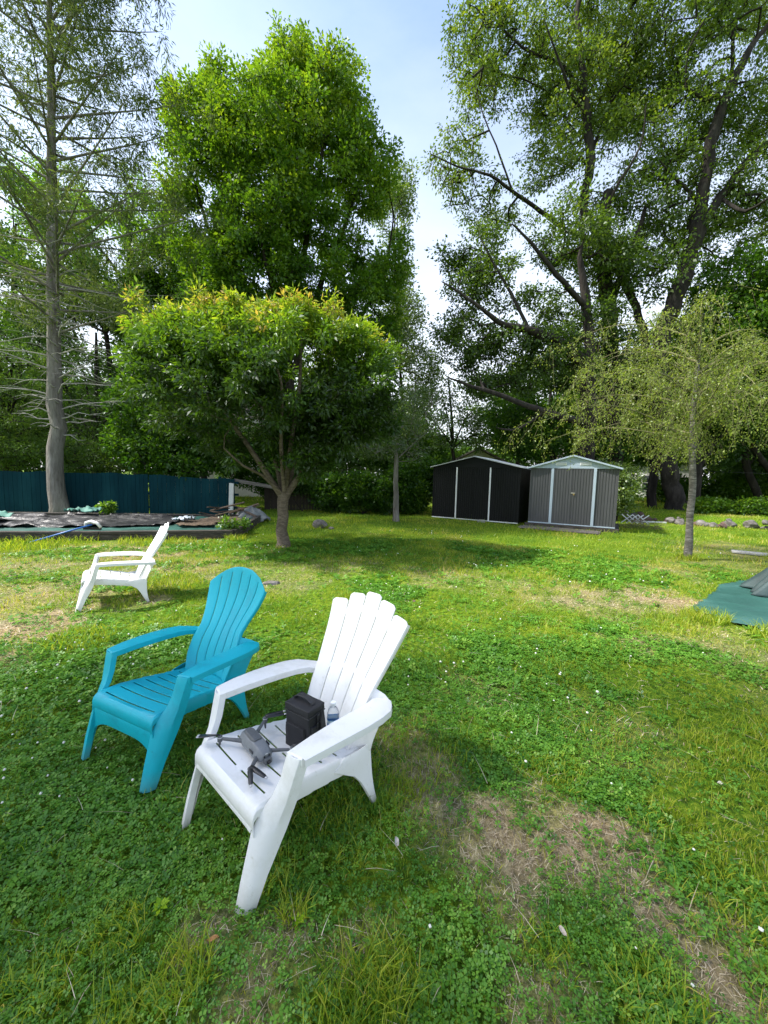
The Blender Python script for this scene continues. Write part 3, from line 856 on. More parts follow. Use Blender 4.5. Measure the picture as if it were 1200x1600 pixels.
# ------------------------------------------------------------------ metal sheds
def ribbed_bm(bm, x0, x1, z0, z1, y, pitch=.085, d=.012, axis='x', gaps=()):
    """corrugated wall sheet facing -y (axis x) or facing +x (axis y)"""
    xs = []; x = x0
    while x < x1 - 1e-4:
        for q, dd in ((0, 0), (.55, 0), (.64, d), (.91, d)):
            if x + q * pitch < x1: xs.append((x + q * pitch, dd))
        x += pitch
    xs.append((x1, 0))
    def P3(a, dd, z): return (a, y + dd, z) if axis == 'x' else (y - dd, a, z)
    lo = [bm.verts.new(P3(a, dd, z0)) for a, dd in xs]; hi = [bm.verts.new(P3(a, dd, z1)) for a, dd in xs]
    for i in range(len(xs) - 1): bm.faces.new((lo[i], lo[i + 1], hi[i + 1], hi[i]))

def metal(name, c, rough=.38, metalv=.0, weather=.2):
    m, N, L, P = nodes(name)
    t = N.new('ShaderNodeTexCoord'); mp = N.new('ShaderNodeMapping'); mp.inputs['Scale'].default_value = (1, 1, .25); L.new(t.outputs['Object'], mp.inputs[0])
    n = N.new('ShaderNodeTexNoise'); n.inputs['Scale'].default_value = 3.5; n.inputs['Detail'].default_value = 9; n.inputs['Roughness'].default_value = .7; L.new(mp.outputs[0], n.inputs['Vector'])
    r = ramp(N, [(.3, tuple(q * (1 - weather) for q in c)), (.55, c), (.8, tuple(q * (1 + weather) + .01 * weather for q in c))]); L.new(n.outputs[0], r.inputs[0]); L.new(r.outputs[0], P.inputs['Base Color'])
    q = N.new('ShaderNodeMapRange'); q.inputs[3].default_value = rough - .08; q.inputs[4].default_value = rough + .15; L.new(n.outputs[0], q.inputs[0]); L.new(q.outputs[0], P.inputs['Roughness'])
    P.inputs['Metallic'].default_value = metalv
    n2 = N.new('ShaderNodeTexNoise'); n2.inputs['Scale'].default_value = 2.2; L.new(t.outputs['Object'], n2.inputs['Vector'])
    b = N.new('ShaderNodeBump'); b.inputs['Strength'].default_value = .35; b.inputs['Distance'].default_value = .02; L.new(n2.outputs[0], b.inputs['Height']); L.new(b.outputs[0], P.inputs['Normal'])
    return m
black_steel = metal('black_painted_steel', (.003, .004, .005), .42)
for n_ in black_steel.node_tree.nodes:
    if n_.type == 'BSDF_PRINCIPLED': n_.inputs['Specular IOR Level'].default_value = .22
grey_steel = metal('grey_painted_steel', (.064, .066, .070), .5)
pale_steel = metal('pale_blue_steel', (.36, .44, .52), .45, weather=.08)
white_steel = metal('white_trim_steel', (.68, .70, .70), .45, weather=.1)
roof_steel = metal('galvanised_roof_steel', (.42, .45, .46), .35, .3)
old_wood = surf('weathered_wood', [(.25, (.05, .045, .04)), (.5, (.13, .115, .10)), (.75, (.24, .22, .20))], 3, .85, .6, 30, stretch=(1, 8, 8), dist=.01)
grey_wood = surf('grey_timber', [(.25, (.022, .018, .015)), (.5, (.05, .043, .036)), (.75, (.11, .095, .08))], 5, .9, .8, 40, stretch=(1, 5, 5), dist=.012)

def shed(name, fl, fr, dep, z0, ze, zp, wall, trim, roof, gable, door, label, grey):
    fx = Vector(fr) - Vector(fl); W = fx.length
    t = empty(name, (fl[0], fl[1], z0), math.atan2(fx.y, fx.x))
    tag(t, label, 'shed', 'metal garden sheds')
    h = ze - z0; hp = zp - z0; d0, d1 = door
    for xa_, xb_ in ((0, d0), (d1, W)):
        bm = bmesh.new(); ribbed_bm(bm, xa_, xb_, 0, h - .02, 0); solid(bmobj('front_wall', bm, wall, t), .004)
    for x0, x1 in ((d0 + .045, (d0 + d1) / 2 - .004), ((d0 + d1) / 2 + .004, d1 - .045)):
        bm = bmesh.new(); ribbed_bm(bm, x0, x1, .03, h - .045, -.028, pitch=(x1 - x0) / 7.0)
        add_box(bm, ((x0 + x1) / 2, -.022, .028), (x1 - x0, .020, .03)); add_box(bm, ((x0 + x1) / 2, -.022, h - .05), (x1 - x0, .020, .03))
        dd = bmobj('door', bm, wall, t)
        if x0 > (d0 + d1) / 2 and grey:
            box('latch', (x0 + .02, -.045, h * .56), (.13, .018, .028), bolt_m, dd, bv=.004)
            bm = bmesh.new(); add_box(bm, (x0 + .045, -.055, h * .56 - .045), (.045, .02, .045)); bmobj('padlock', bm, brass_m, dd)
    for x in (d0, d1):
        box('door_post', (x, -.022, h / 2 - .01), (.085 if grey else .05, .04, h - .03), trim, t, bv=.004)
    # gable
    bm = bmesh.new()
    add_prism(bm, [(-.02, h - .03), (W + .02, h - .03), (W + .02, h + .01), (W / 2, hp), (-.02, h + .01)], 'y', -.036, -.006)
    gb = bmobj('gable', bm, gable, t)
    if grey:
        for x in (W * .36, W * .64):
            v = box('vent', (x, -.041, h + (hp - h) * .30), (.34, .012, .10), white_steel, gb, bv=.003)
            bm = bmesh.new()
            for k in range(4): add_box(bm, (x, -.049, h + (hp - h) * .30 - .033 + k * .022), (.28, .006, .008))
            bmobj('vent_slats', bm, roof_steel, v)
    # side and rear walls
    bm = bmesh.new(); ribbed_bm(bm, 0, dep, 0, h, W, axis='y'); solid(bmobj('side_wall', bm, wall, t), .004)
    bm = bmesh.new(); ribbed_bm(bm, 0, dep, 0, h, .006, axis='y'); solid(bmobj('side_wall', bm, wall, t), .004)
    bm = bmesh.new(); add_prism(bm, [(0, 0), (W, 0), (W, h), (W / 2, hp - .02), (0, h)], 'y', dep - .02, dep); bmobj('rear_wall', bm, wall, t)
    for x in (0, W): box('corner_post', (x, -.004, h / 2 - .01), (.03, .03, h - .04), wall if not grey else wall, t, bv=.003)
    # roof: two sloping ribbed sheets with a rim
    ov = .10
    for s_ in (0, 1):
        xa, za = (W / 2, hp + .012); xb = -ov if s_ == 0 else W + ov
        zb = h + .012 - (hp - h) * ov / (W / 2)
        bm = bmesh.new(); n = 22; top = []
        for k in range(n * 2 + 1):
            yy = -ov + (dep + 2 * ov) * k / (2 * n); r_ = .012 if k % 2 else 0
            top.append((bm.verts.new((xa, yy, za + r_)), bm.verts.new((xb, yy, zb + r_))))
        for a, b_ in zip(top, top[1:]): bm.faces.new((a[0], b_[0], b_[1], a[1]))
        solid(bmobj('roof_sheet', bm, roof, t), .004)
        # bargeboard
        ang = math.atan2(zb - za, xb - xa)
        ln = math.hypot(xb - xa, zb - za)
        for yy in (-ov - .01, dep + ov + .01):
            box('roof_trim', ((xa + xb) / 2, yy, (za + zb) / 2 - .012), (ln, .02, .05 if grey else .032), trim if grey else roof, t, Matrix.Rotation(-ang, 4, 'Y'), .003)
        box('eave_trim', (xb + (.008 if s_ else -.008), dep / 2, zb - .012), (.02, dep + 2 * ov, .045), trim if grey else roof, t, bv=.003)
    box('base_rail', (W / 2, -.012, .012), (W + .02, .05, .035), trim, t, bv=.003)
    return t
bolt_m = surf('bolt_metal', [(.3, (.35, .33, .28)), (.7, (.5, .48, .42))], 30, .4, metal=.6)
brass_m = surf('brass', [(.3, (.4, .28, .10)), (.7, (.55, .40, .16))], 30, .35, metal=.8)
shed('garden_shed', (1.98, 15.75), (4.86, 13.95), 2.3, 0.03, 2.07, 2.46, black_steel, white_steel, roof_steel, black_steel, (1.0, 2.32), 'black steel garden shed with double doors and thin white door posts', False)
sg = shed('garden_shed', (5.13, 13.65), (7.40, 12.32), 2.1, 0.14, 2.07, 2.46, grey_steel, pale_steel, roof_steel, pale_steel, (.70, 1.98), 'grey steel garden shed with pale blue gable and two vents', True)

# timbers under the grey shed, and the weathered platform in front of it
fd = empty('shed_foundation', (5.13, 13.65, 0), math.atan2(12.32 - 13.65, 7.40 - 5.13)); W = math.hypot(2.27, 1.33)
tag(fd, 'weathered timber sleepers carrying the grey shed', 'foundation')
box('sleeper', (W / 2, .02, .055), (W + .24, .16, .13), grey_wood, fd, bv=.012)
for k in range(7): box('block', (.12 + k * (W - .1) / 6, -.09, .02), (.14, .06, .10), grey_wood, fd, bv=.01)
box('sleeper', (W + .06, 1.1, .055), (.14, 2.0, .13), grey_wood, fd, bv=.012)
box('sleeper', (.02, 1.1, .055), (.14, 2.0, .13), grey_wood, fd, bv=.012)
pal = empty('wooden_platform', (5.0, 13.25, 0), math.atan2(-1.33, 2.27))
tag(pal, 'low weathered board platform lying on the grass in front of the grey shed', 'platform')
for k in range(6): box('board', (.95, -.55 + k * .125, .035 + .004 * (k % 2)), (2.35 + .1 * math.sin(k * 2), .115, .03), old_wood, pal, Matrix.Rotation(.01 * math.sin(k * 5), 4, 'Z'), .004)
o = box('concrete_block', (3.65, 14.45, .04), (.26, .14, .10), surf('concrete', [(.3, (.3, .29, .27)), (.7, (.45, .44, .42))], 12, .9, .5, 60), bv=.01)
tag(o, 'small pale concrete block lying before the black shed doors', 'block')

# ------------------------------------------------------------------ teal board fence
teal_paint = surf('teal_fence_paint', [(.2, (.002, .015, .022)), (.5, (.003, .031, .043)), (.8, (.009, .055, .068))], 1.6, .9, .3, 40, stretch=(1, 1, .3), dist=.006, spec=.12)
fence_dark = surf('dark_stained_boards', [(.3, (.018, .014, .010)), (.7, (.05, .04, .03))], 2, .9, .4, 40, stretch=(1, 1, .3))
def board_fence(name, pts, h0, h1, m, label, bw=.14, cat='fence'):
    a = Vector(pts[0]); b_ = Vector(pts[1]); d = b_ - a; L_ = d.length
    t = empty(name, (a.x, a.y, 0), math.atan2(d.y, d.x)); tag(t, label, cat)
    n = int(L_ / bw); bm = bmesh.new()
    for k in range(n):
        h = h0 + (h1 - h0) * k / n + .012 * math.sin(k * 7.1) + .02 * math.sin(k * .45)
        add_box(bm, ((k + .5) * bw, -.01 - .004 * (k % 2), h / 2), (bw - .006, .018, h))
    bmobj('boards', bm, m, t)
    for k in range(int(L_ / 2.4) + 1):
        box('post', (min(k * 2.4, L_ - .06) + .05, .06, h0 * .5), (.09, .09, h0 - .02), m, t)
    for z in (.3, .8, 1.25): box('rail', (L_ / 2, .02, z), (L_ - .02, .035, .08), m, t)
    return t
board_fence('board_fence', ((-24.0, 11.7), (-8.62, 14.2)), 1.53, 1.50, teal_paint, 'dark teal painted board fence behind the pool bed on the left')
board_fence('board_fence', ((-8.65, 14.22), (-5.55, 14.75)), 1.48, 1.36, teal_paint, 'shorter darker end section of teal fence beside the white post', bw=.15)
board_fence('old_fence', ((-5.4, 17.4), (1.3, 17.8)), 1.45, 1.40, fence_dark, 'dark brown old board fence behind the cherry trunk and hedge')
# white post with a broken rail leaning off it
wp = box('white_post', (0, 0, .62), (.16, .10, 1.24), surf('peeling_white_paint', [(.25, (.35, .33, .30)), (.42, (.62, .62, .60)), (.8, (.72, .73, .72))], 9, .8, .4, 40), bv=.01)
wp.location = (-5.75, 14.45, 0); wp.rotation_euler = (0, R(2), R(10)); tag(wp, 'white painted wooden post at the end of the teal fence', 'post')
lr = box('leaning_board', (0, 0, 0), (2.1, .04, .13), old_wood, bv=.004); lr.location = (-4.72, 14.9, 1.18); lr.rotation_euler = (0, R(9), R(5)); tag(lr, 'grey weathered board slanting down right from the white post', 'board')

# ------------------------------------------------------------------ timber-edged pool bed with old covers
bedm = empty('pool_bed', (0, 0, 0)); tag(bedm, 'low dark timber frame of the old pool bed along the teal fence', 'raised bed')
def timber(p, q, z, w=.15, h=.15):
    p = Vector(p); q = Vector(q); d = q - p
    o = box('timber', (0, 0, 0), (d.length - .01, w, h), grey_wood, bedm, bv=.014)
    o.location = ((p.x + q.x) / 2, (p.y + q.y) / 2, z); o.rotation_euler = (random.uniform(-.03, .03), random.uniform(-.006, .006), math.atan2(d.y, d.x))
segs = [((-14.3, 7.45), (-11.4, 7.95)), ((-11.4, 7.95), (-8.9, 8.38)), ((-8.9, 8.38), (-6.5, 8.78)), ((-6.5, 8.78), (-3.72, 9.5))]
for p, q in segs: timber(p, q, .07); timber(p, (q[0], q[1] + .01), .185, .15, .08)
for p, q in [((-3.72, 9.5), (-3.95, 11.2)), ((-3.95, 11.2), (-4.2, 12.9))]: timber(p, q, .07); timber(p, q, .185, .14, .08)
for p, q in [((-14.3, 11.75), (-11.2, 12.3)), ((-11.2, 12.3), (-8.0, 12.6)), ((-8.0, 12.6), (-4.25, 12.95))]: timber(p, q, .07); timber(p, q, .185, .15, .08)
def blob_sheet(name, poly, z, m, label, cat, amp=.03, sc=2.0, res=.06, seed=1, ridge=0.0, stretchx=1.0, edge=.06, kind=None):
    """a cloth lying inside a ragged polygon, wrinkled"""
    xs = np.arange(min(p[0] for p in poly), max(p[0] for p in poly) + res, res); ys = np.arange(min(p[1] for p in poly), max(p[1] for p in poly) + res, res)
    X, Y_ = np.meshgrid(xs, ys)
    ex = X + (fbm(X, Y_, 1.5, 3, seed + 5) - .5) * edge * 6; ey = Y_ + (fbm(X, Y_, 1.5, 3, seed + 8) - .5) * edge * 6
    ins = in_poly(ex, ey, poly)
    q = fbm(X * stretchx, Y_ * sc / 1.0, sc, 4, seed)
    rg = 1 - np.abs(2 * fbm(X * stretchx + .6 * Y_, Y_ * 1.8, sc * 1.2, 4, seed + 3) - 1)
    Z = z + (q - .5) * amp * 2 + ridge * np.clip(rg - .72, 0, 1) * 3 * fbm(X, Y_, .8, 2, seed + 4)
    I = np.arange(X.size).reshape(X.shape)
    k = ins[:-1, :-1] & ins[1:, :-1] & ins[:-1, 1:] & ins[1:, 1:]
    F = np.stack([I[:-1, :-1][k], I[:-1, 1:][k], I[1:, 1:][k], I[1:, :-1][k]], 1)
    V = np.stack([X.ravel(), Y_.ravel(), Z.ravel()], 1)
    u, inv = np.unique(F, return_inverse=True); F = inv.reshape(F.shape); V = V[u]
    o = npmesh(name, V, F, m, smooth=True); solid(o, .004)
    return tag(o, label, cat, kind=kind)
green_tarp = surf('green_pool_cover', [(.25, (.010, .05, .04)), (.5, (.022, .10, .08)), (.72, (.05, .16, .13)), (.85, (.17, .22, .15))], 1.6, .55, .25, 60, dist=.01)
black_tarp = surf('black_plastic_sheet', [(.3, (.010, .010, .012)), (.55, (.035, .034, .038)), (.8, (.10, .095, .09))], 2.5, .42, .5, 30, dist=.02)
blob_sheet('green_pool_cover', [(-14.1, 7.7), (-6.5, 8.95), (-3.85, 9.6), (-4.25, 12.75), (-8, 12.45), (-14.1, 11.7)], .165, green_tarp, 'faded green mesh pool cover spread over the raised bed', 'cover', .012, 1.2, .08, 3, .06)
blob_sheet('black_plastic_sheet', [(-13.6, 8.7), (-9.2, 9.15), (-6.6, 9.6), (-5.75, 10.5), (-5.6, 11.7), (-7.2, 12.1), (-10.5, 11.9), (-13.6, 11.4)], .215, black_tarp, 'crumpled black plastic sheet lying on the green pool cover', 'sheet', .04, 1.6, .05, 11, .16, .7)
blob_sheet('green_cloth', [(-12.8, 8.8), (-10.0, 9.1), (-9.6, 10.1), (-11.0, 10.9), (-13.2, 10.6)], .37, surf('bunched_green_cloth', [(.3, (.03, .14, .11)), (.7, (.12, .30, .24))], 2, .7, .4, 30), 'bunched pale green cloth at the far left of the bed', 'cloth', .07, 2.2, .06, 21, .2)
blob_sheet('green_cloth', [(-9.55, 11.4), (-8.75, 11.5), (-8.8, 12.0), (-9.5, 12.1)], .37, MAT['bunched_green_cloth'], 'small green cloth heap at the back edge of the bed before the conifer', 'cloth', .10, 3.5, .05, 25, .2, 1, .03)
blob_sheet('pale_bag', [(-5.75, 10.4), (-5.2, 10.5), (-5.25, 10.9), (-5.8, 10.9)], .33, surf('pale_blue_plastic', [(.3, (.35, .42, .5)), (.7, (.65, .7, .75))], 6, .4), 'crumpled pale blue plastic at the right end of the black sheet', 'plastic', .06, 4, .04, 27, .15, 1, .03)
blob_sheet('leaf_litter', [(-5.6, 10.2), (-4.6, 10.0), (-4.1, 11.2), (-4.6, 12.4), (-5.6, 12.2)], .235, surf('litter', [(.3, (.04, .03, .02)), (.7, (.16, .11, .07))], 14, .95, .8, 60), 'brown leaf litter lying on the right end of the green cover', 'litter', .02, 5, .05, 31, .05, 1, .10, 'stuff')
# pool brush leaning on the bed edge
pb = empty('pool_brush', (-7.15, 8.15, 0)); tag(pb, 'blue handled pool brush with a white head leaning on the bed edge', 'brush')
bluep = surf('blue_enamel', [(.3, (.03, .12, .42)), (.7, (.05, .18, .55))], 10, .35)
pb.location = (0, 0, 0)
tube('pole', [(-7.62, 8.22, .03), (-7.05, 8.65, .25), (-6.75, 8.88, .36)], .018, bluep, pb)
bm = bmesh.new()
arc = [(-6.95, 8.93, .30), (-6.90, 8.90, .40), (-6.75, 8.86, .44), (-6.60, 8.84, .40), (-6.52, 8.84, .30)]
add_tube(bm, arc, .035, 8); hd = bmobj('brush_head', bm, white_plastic, pb, True)
bm = bmesh.new()
for k in range(14): add_box(bm, (-6.93 + k * .03, 8.86, .27), (.02, .03, .06))
bmobj('bristles', bm, black_pl, hd)

# pile of broken boards with a grey tarp thrown over one end
dirt_wood = surf('rotten_board', [(.3, (.035, .025, .018)), (.6, (.11, .075, .05)), (.8, (.2, .15, .11))], 5, .9, .6, 30, stretch=(1, 6, 6))
tan_wood = surf('tan_board', [(.3, (.20, .13, .07)), (.7, (.36, .25, .15))], 5, .85, .4, 30, stretch=(1, 6, 6))
pr = random.Random(5)
for k in range(16):
    m_ = tan_wood if k in (3, 9) else dirt_wood
    o = box('broken_board', (0, 0, 0), (pr.uniform(.5, 1.3), pr.uniform(.09, .2), .03), m_, bv=.003)
    o.location = (-5.15 + pr.uniform(-.6, .6), 13.15 + pr.uniform(-.3, .35), .14 + k * .024)
    o.rotation_euler = (pr.uniform(-.25, .25), pr.uniform(-.28, .28), pr.uniform(-.7, .9))
    tag(o, ('broken dark weathered board, ' if m_ is dirt_wood else 'tan newer looking board, ') + ORD[k] + ' up in the rubbish pile beside the pool bed', 'board', 'boards in the rubbish pile')
tp = None
xs = np.linspace(-1, 1, 40); X, Y_ = np.meshgrid(xs, xs)
rr_ = np.hypot(X, Y_); Zt = .44 * np.clip(1 - rr_ ** 1.7, -.05, 1) + .10 * (fbm(X, Y_, 4, 4, 8) - .5) + .05 * np.sin(np.arctan2(Y_, X) * 7 + rr_ * 4) * rr_
I = np.arange(1600).reshape(40, 40); k = (rr_[:-1, :-1] < 1.0)
F = np.stack([I[:-1, :-1][k], I[:-1, 1:][k], I[1:, 1:][k], I[1:, :-1][k]], 1)
o = npmesh('grey_tarp', np.stack([X.ravel() * .62, Y_.ravel() * .55, Zt.ravel()], 1), F, surf('grey_tarpaulin', [(.3, (.09, .10, .10)), (.7, (.22, .235, .23))], 3, .6, .4, 20), smooth=True)
o.location = (-4.55, 13.2, .06); solid(o, .004); tag(o, 'grey tarpaulin bunched over the right end of the rubbish pile', 'tarpaulin')

# ------------------------------------------------------------------ rocks
stone_m = surf('lichen_stone', [(.28, (.05, .045, .04)), (.45, (.12, .11, .10)), (.6, (.19, .175, .165)), (.78, (.34, .33, .32))], 5, .9, .8, 18, dist=.03)
red_stone = surf('reddish_stone', [(.3, (.05, .03, .025)), (.6, (.13, .08, .065)), (.8, (.22, .16, .14))], 5, .9, .8, 18, dist=.03)
def rock(name, loc, sx, sy, sz, seed, m, label, cat='rock', group=None):
    bm = bmesh.new(); bmesh.ops.create_icosphere(bm, subdivisions=3, radius=1)
    rr = random.Random(seed); planes = [(Vector((rr.uniform(-1, 1), rr.uniform(-1, 1), rr.uniform(-.6, 1))).normalized(), rr.uniform(.55, .9)) for _ in range(11)]
    for v in bm.verts:
        for n_, d_ in planes:
            q = v.co.dot(n_)
            if q > d_: v.co -= n_ * (q - d_) * .85
        x, y, z = v.co
        v.co += v.co.normalized() * .07 * (float(fbm(x * 2 + seed, y * 2 + z * 3, 1.5, 3, seed)) - .5) * 2
        v.co.x *= sx; v.co.y *= sy; v.co.z *= sz
    o = bmobj(name, bm, m); auto_smooth(o, 32)
    o.location = (loc[0], loc[1], (loc[2] if len(loc) > 2 else 0) + sz * .55); o.rotation_euler = (0, 0, rr.uniform(0, 3))
    return tag(o, label, cat, group)
rock('boulder', (-1.98, 11.95), .34, .26, .17, 3, stone_m, 'grey mottled boulder sitting alone on the lawn behind the cherry tree')
rock('stone', (-1.60, 11.65), .10, .09, .05, 8, stone_m, 'small flat stone at the right foot of the grey boulder')
rock('stone', (-1.64, 5.62), .13, .10, .035, 4, stone_m, 'flat grey stone in the grass behind the turquoise chair')
rock('stone', (0.42, 4.95), .03, .025, .02, 14, red_stone, 'tiny reddish stone in the grass right of the white backrest')
G1 = 'stones piled along the lawn edging'
pr = random.Random(9)
ORDS = None
def pile(cx, cy, n, w, label, hh=.34, red=.25):
    made = []
    for i in range(n):
        u = pr.uniform(-1, 1); lv = pr.choice([0, 0, 1]) if i > n // 2 else 0
        s = pr.choice([.08, .1, .13, .16, .2, .25])
        x = cx + u * w * .69; y = cy - u * w * .72 + pr.uniform(-.2, .2)
        m_ = red_stone if pr.random() < red else stone_m
        made.append((x / y, s, m_, rock('stone', (x, y, .02 + lv * .2), s * 1.25, s, s * .8, 100 + i + int(cx * 10), m_, label, 'stone', G1)))
    for i, (q, s, m_, o) in enumerate(sorted(made, key=lambda e: e[0])):
        o['label'] = ('large ' if s > .2 else 'small ' if s < .15 else 'middling ') + ('reddish' if m_ is red_stone else 'grey') + ' stone, ' + ORD[i] + ' from the left in ' + label
pile(12.15, 14.95, 15, .85, 'the heap just right of the pale trunk')
pile(14.0, 14.3, 20, 1.15, 'the big heap at the right edge')
pile(10.9, 16.8, 14, 1.3, 'the low edging left of the pale trunk', .2, .7)
pile(18.5, 24, 12, 3.0, 'the far wall under the trees', .3, .1)
# white board, slab, lattice, brush heap
o = box('white_board', (0, 0, 0), (1.15, .14, .05), white_steel, bv=.005); o.location = (10.75, 15.55, .05); o.rotation_euler = (0, 0, R(-12)); tag(o, 'white board lying in the grass left of the birch trunk', 'board')
o = box('pale_slab', (0, 0, 0), (1.6, .28, .05), MAT['concrete'], bv=.01); o.location = (9.05, 8.75, .03); o.rotation_euler = (0, 0, R(-38)); tag(o, 'pale concrete slab edge at the right side of the lawn', 'slab')
la = empty('lattice_panel', (8.9, 14.2, 0.12), R(-20)); tag(la, 'broken white lattice panel propped behind the grey shed corner', 'lattice')
bm = bmesh.new()
for k in range(4):
    for sgn in (1, -1):
        add_box(bm, (.05 + k * .17, .01 * sgn, .17), (.035, .012, .48), Matrix.Rotation(sgn * R(48), 4, 'Y'))
bmobj('slats', bm, white_steel, la)
twig = surf('twig_brown', [(.3, (.08, .055, .035)), (.7, (.22, .16, .11))], 20, .9)
bm = bmesh.new(); pr = random.Random(2)
for k in range(160):
    a = pr.uniform(0, 6.28); r_ = pr.uniform(0, .7); p = Vector((r_ * math.cos(a), r_ * .7 * math.sin(a), pr.uniform(0, .4) * (1 - r_ / .8) + .02))
    d = Vector((pr.uniform(-1, 1), pr.uniform(-1, 1), pr.uniform(-.3, .5))).normalized() * pr.uniform(.15, .45)
    add_tube(bm, [p, p + d * .5 + Vector((0, 0, .03)), p + d], [.006, .005, .002], 3, False)
o = bmobj('brush_heap', bm, twig); o.location = (9.1, 13.6, 0); tag(o, 'heap of dry brown twigs at the right corner of the grey shed', 'twigs', kind='stuff')
pr = random.Random(12)
for k in range(4):
    o = tube('log', [(0, 0, 0), (1.6, .05, .02), (3.0 + pr.random(), -.05, 0)], [.11, .10, .09], grey_wood, k=9); o.location = (18.2 + k * .9, 24.6 + k * .25, .42 + .05 * k); o.rotation_euler = (0, 0, R(-8 + 6 * k)); tag(o, 'weathered grey log, ' + ORD[k] + ' from the left beyond the upper lawn', 'log', 'logs beyond the upper lawn')

# ------------------------------------------------------------------ green ground sheet and covered furniture at the right edge
sheet_m = surf('green_ground_sheet', [(.25, (.014, .060, .050)), (.5, (.026, .095, .078)), (.78, (.06, .15, .125))], 1.3, .5, .3, 50, dist=.008)
blob_sheet('ground_sheet', TARP, .035, sheet_m, 'flat green plastic ground sheet on the lawn at the right edge', 'ground sheet', .006, 1.2, .035, 41, .045, .6, .012)
cover_m = surf('teal_grey_cover', [(.3, (.012, .026, .028)), (.55, (.026, .05, .052)), (.8, (.05, .085, .085))], 3, .7, .35, 60, dist=.006)
bm = bmesh.new(); K = 160; prof = [(.90, .02), (.88, .05), (.84, .10), (.78, .18), (.70, .28), (.62, .40), (.57, .52), (.52, .64), (.44, .71), (.30, .75), (.02, .76)]
rings = []
for i, (r_, z) in enumerate(prof):
    ring = []
    fade = 1 - z / .8
    for j in range(K):
        a = 2 * math.pi * j / K
        fold = .11 * fade * math.sin(a * 9 + z * 1.5) + .05 * fade * math.sin(a * 21 + 1 + z * 3) + .02 * math.sin(a * 5)
        # one deep fold towards the chairs
        da = (a - math.pi + .25 + math.pi) % (2 * math.pi) - math.pi
        fold -= .20 * fade * math.exp(-(da / .09) ** 2)
        rr_ = r_ + fold * (r_ / .8)
        ring.append(bm.verts.new((rr_ * math.cos(a), rr_ * math.sin(a), z + .012 * math.sin(a * 13))))
    rings.append(ring)
for a, b_ in zip(rings, rings[1:]):
    for j in range(K): bm.faces.new((a[j], a[(j + 1) % K], b_[(j + 1) % K], b_[j]))
bm.faces.new(rings[-1])
o = bmobj('furniture_cover', bm, cover_m, smooth=True); o.location = (6.28, 5.36, .03); o.scale = (.92, .92, .95); solid(o, .006); tag(o, 'dark teal cloth cover draped in folds over furniture at the right edge', 'cover')

# ------------------------------------------------------------------ houses seen through the trees
siding = surf('cream_siding', [(.3, (.62, .58, .46)), (.7, (.74, .70, .58))], 3, .7)
white_s = surf('white_siding', [(.3, (.66, .66, .64)), (.7, (.76, .76, .74))], 3, .7)
shingle = surf('roof_shingle', [(.3, (.09, .08, .075)), (.7, (.20, .18, .17))], 12, .9, .4, 60)
pane_m = surf('window_glass', [(.3, (.02, .025, .03)), (.7, (.05, .06, .07))], 2, .08)
def house(loc, rz, w, d, h, rh, wall_m, label, wins):
    t = empty('house', loc, rz); tag(t, label, 'house')
    bm = bmesh.new()
    add_box(bm, (0, 0, h / 2), (w, d, h))
    n = int(h / .16)
    for k in range(n):
        for s_ in (-1, 1): add_box(bm, (0, s_ * (d / 2 + .006), (k + .5) * .16), (w + .01, .018, .14), Matrix.Rotation(R(3.5) * s_, 4, 'X'))
    bmobj('wall', bm, wall_m, t)
    bm = bmesh.new()   # gable wall faces -x/+x ; ridge along x
    add_prism(bm, [(-d / 2, h + .002), (d / 2, h + .002), (0, h + rh)], 'x', -w / 2 + .02, w / 2 - .02); bmobj('gable_wall', bm, wall_m, t)
    for s_ in (-1, 1):
        bm = bmesh.new(); add_prism(bm, [(s_ * (d / 2 + .35), h - .35 * rh / (d / 2) + .05), (0, h + rh + .05), (0, h + rh + .17), (s_ * (d / 2 + .35), h - .35 * rh / (d / 2) + .17)], 'x', -w / 2 - .3, w / 2 + .3); bmobj('roof', bm, shingle, t)
    for s_ in (-1, 1): box('fascia', (0, s_ * (d / 2 + .37), h - .35 * rh / (d / 2) + .08), (w + .62, .03, .2), white_s, t)
    for (x, z, ww, wh, face) in wins:
        if face == 'f':
            f_ = box('window', (x, -d / 2 - .05, z), (ww + .16, .05, wh + .16), white_s, t); box('pane', (x, -d / 2 - .08, z), (ww, .02, wh), pane_m, f_); box('mullion', (x, -d / 2 - .095, z), (ww, .012, .04), white_s, f_)
        else:
            f_ = box('window', (-w / 2 - .04, x, z), (.05, ww + .16, wh + .16), white_s, t); box('pane', (-w / 2 - .07, x, z), (.02, ww, wh), pane_m, f_); box('mullion', (-w / 2 - .085, x, z), (.012, ww, .04), white_s, f_)
    return t
house((-10.0, 30.5, 0), R(8), 11, 8, 5.2, 2.4, siding, 'cream sided house seen through the branches behind the cherry tree', [(-4, 4.1, 1, 1.2, 'f')])
house((7.4, 32.0, 0), R(80), 8, 4.2, 2.6, 1.1, siding, 'cream house gable showing just above the black shed roof', [(0, 1.5, 1, 1.1, 's')])
house((22.5, 37.0, 0), R(-30), 10, 8, 3.6, 2.2, white_s, 'white house glimpsed beneath the trees right of the grey shed', [(-2.5, 1.6, 1.1, 1.2, 'f'), (2, 1.6, 1.1, 1.2, 'f')])
# utility wire at far right
tube('overhead_wire', [(16.15, 26, 2.53), (18.73, 22, 2.33), (20.64, 20, 2.22)], .012, black_pl, k=5)
tag(bpy.context.scene.objects['overhead_wire'], 'thin dark wire strung under the trees at the far right', 'wire')

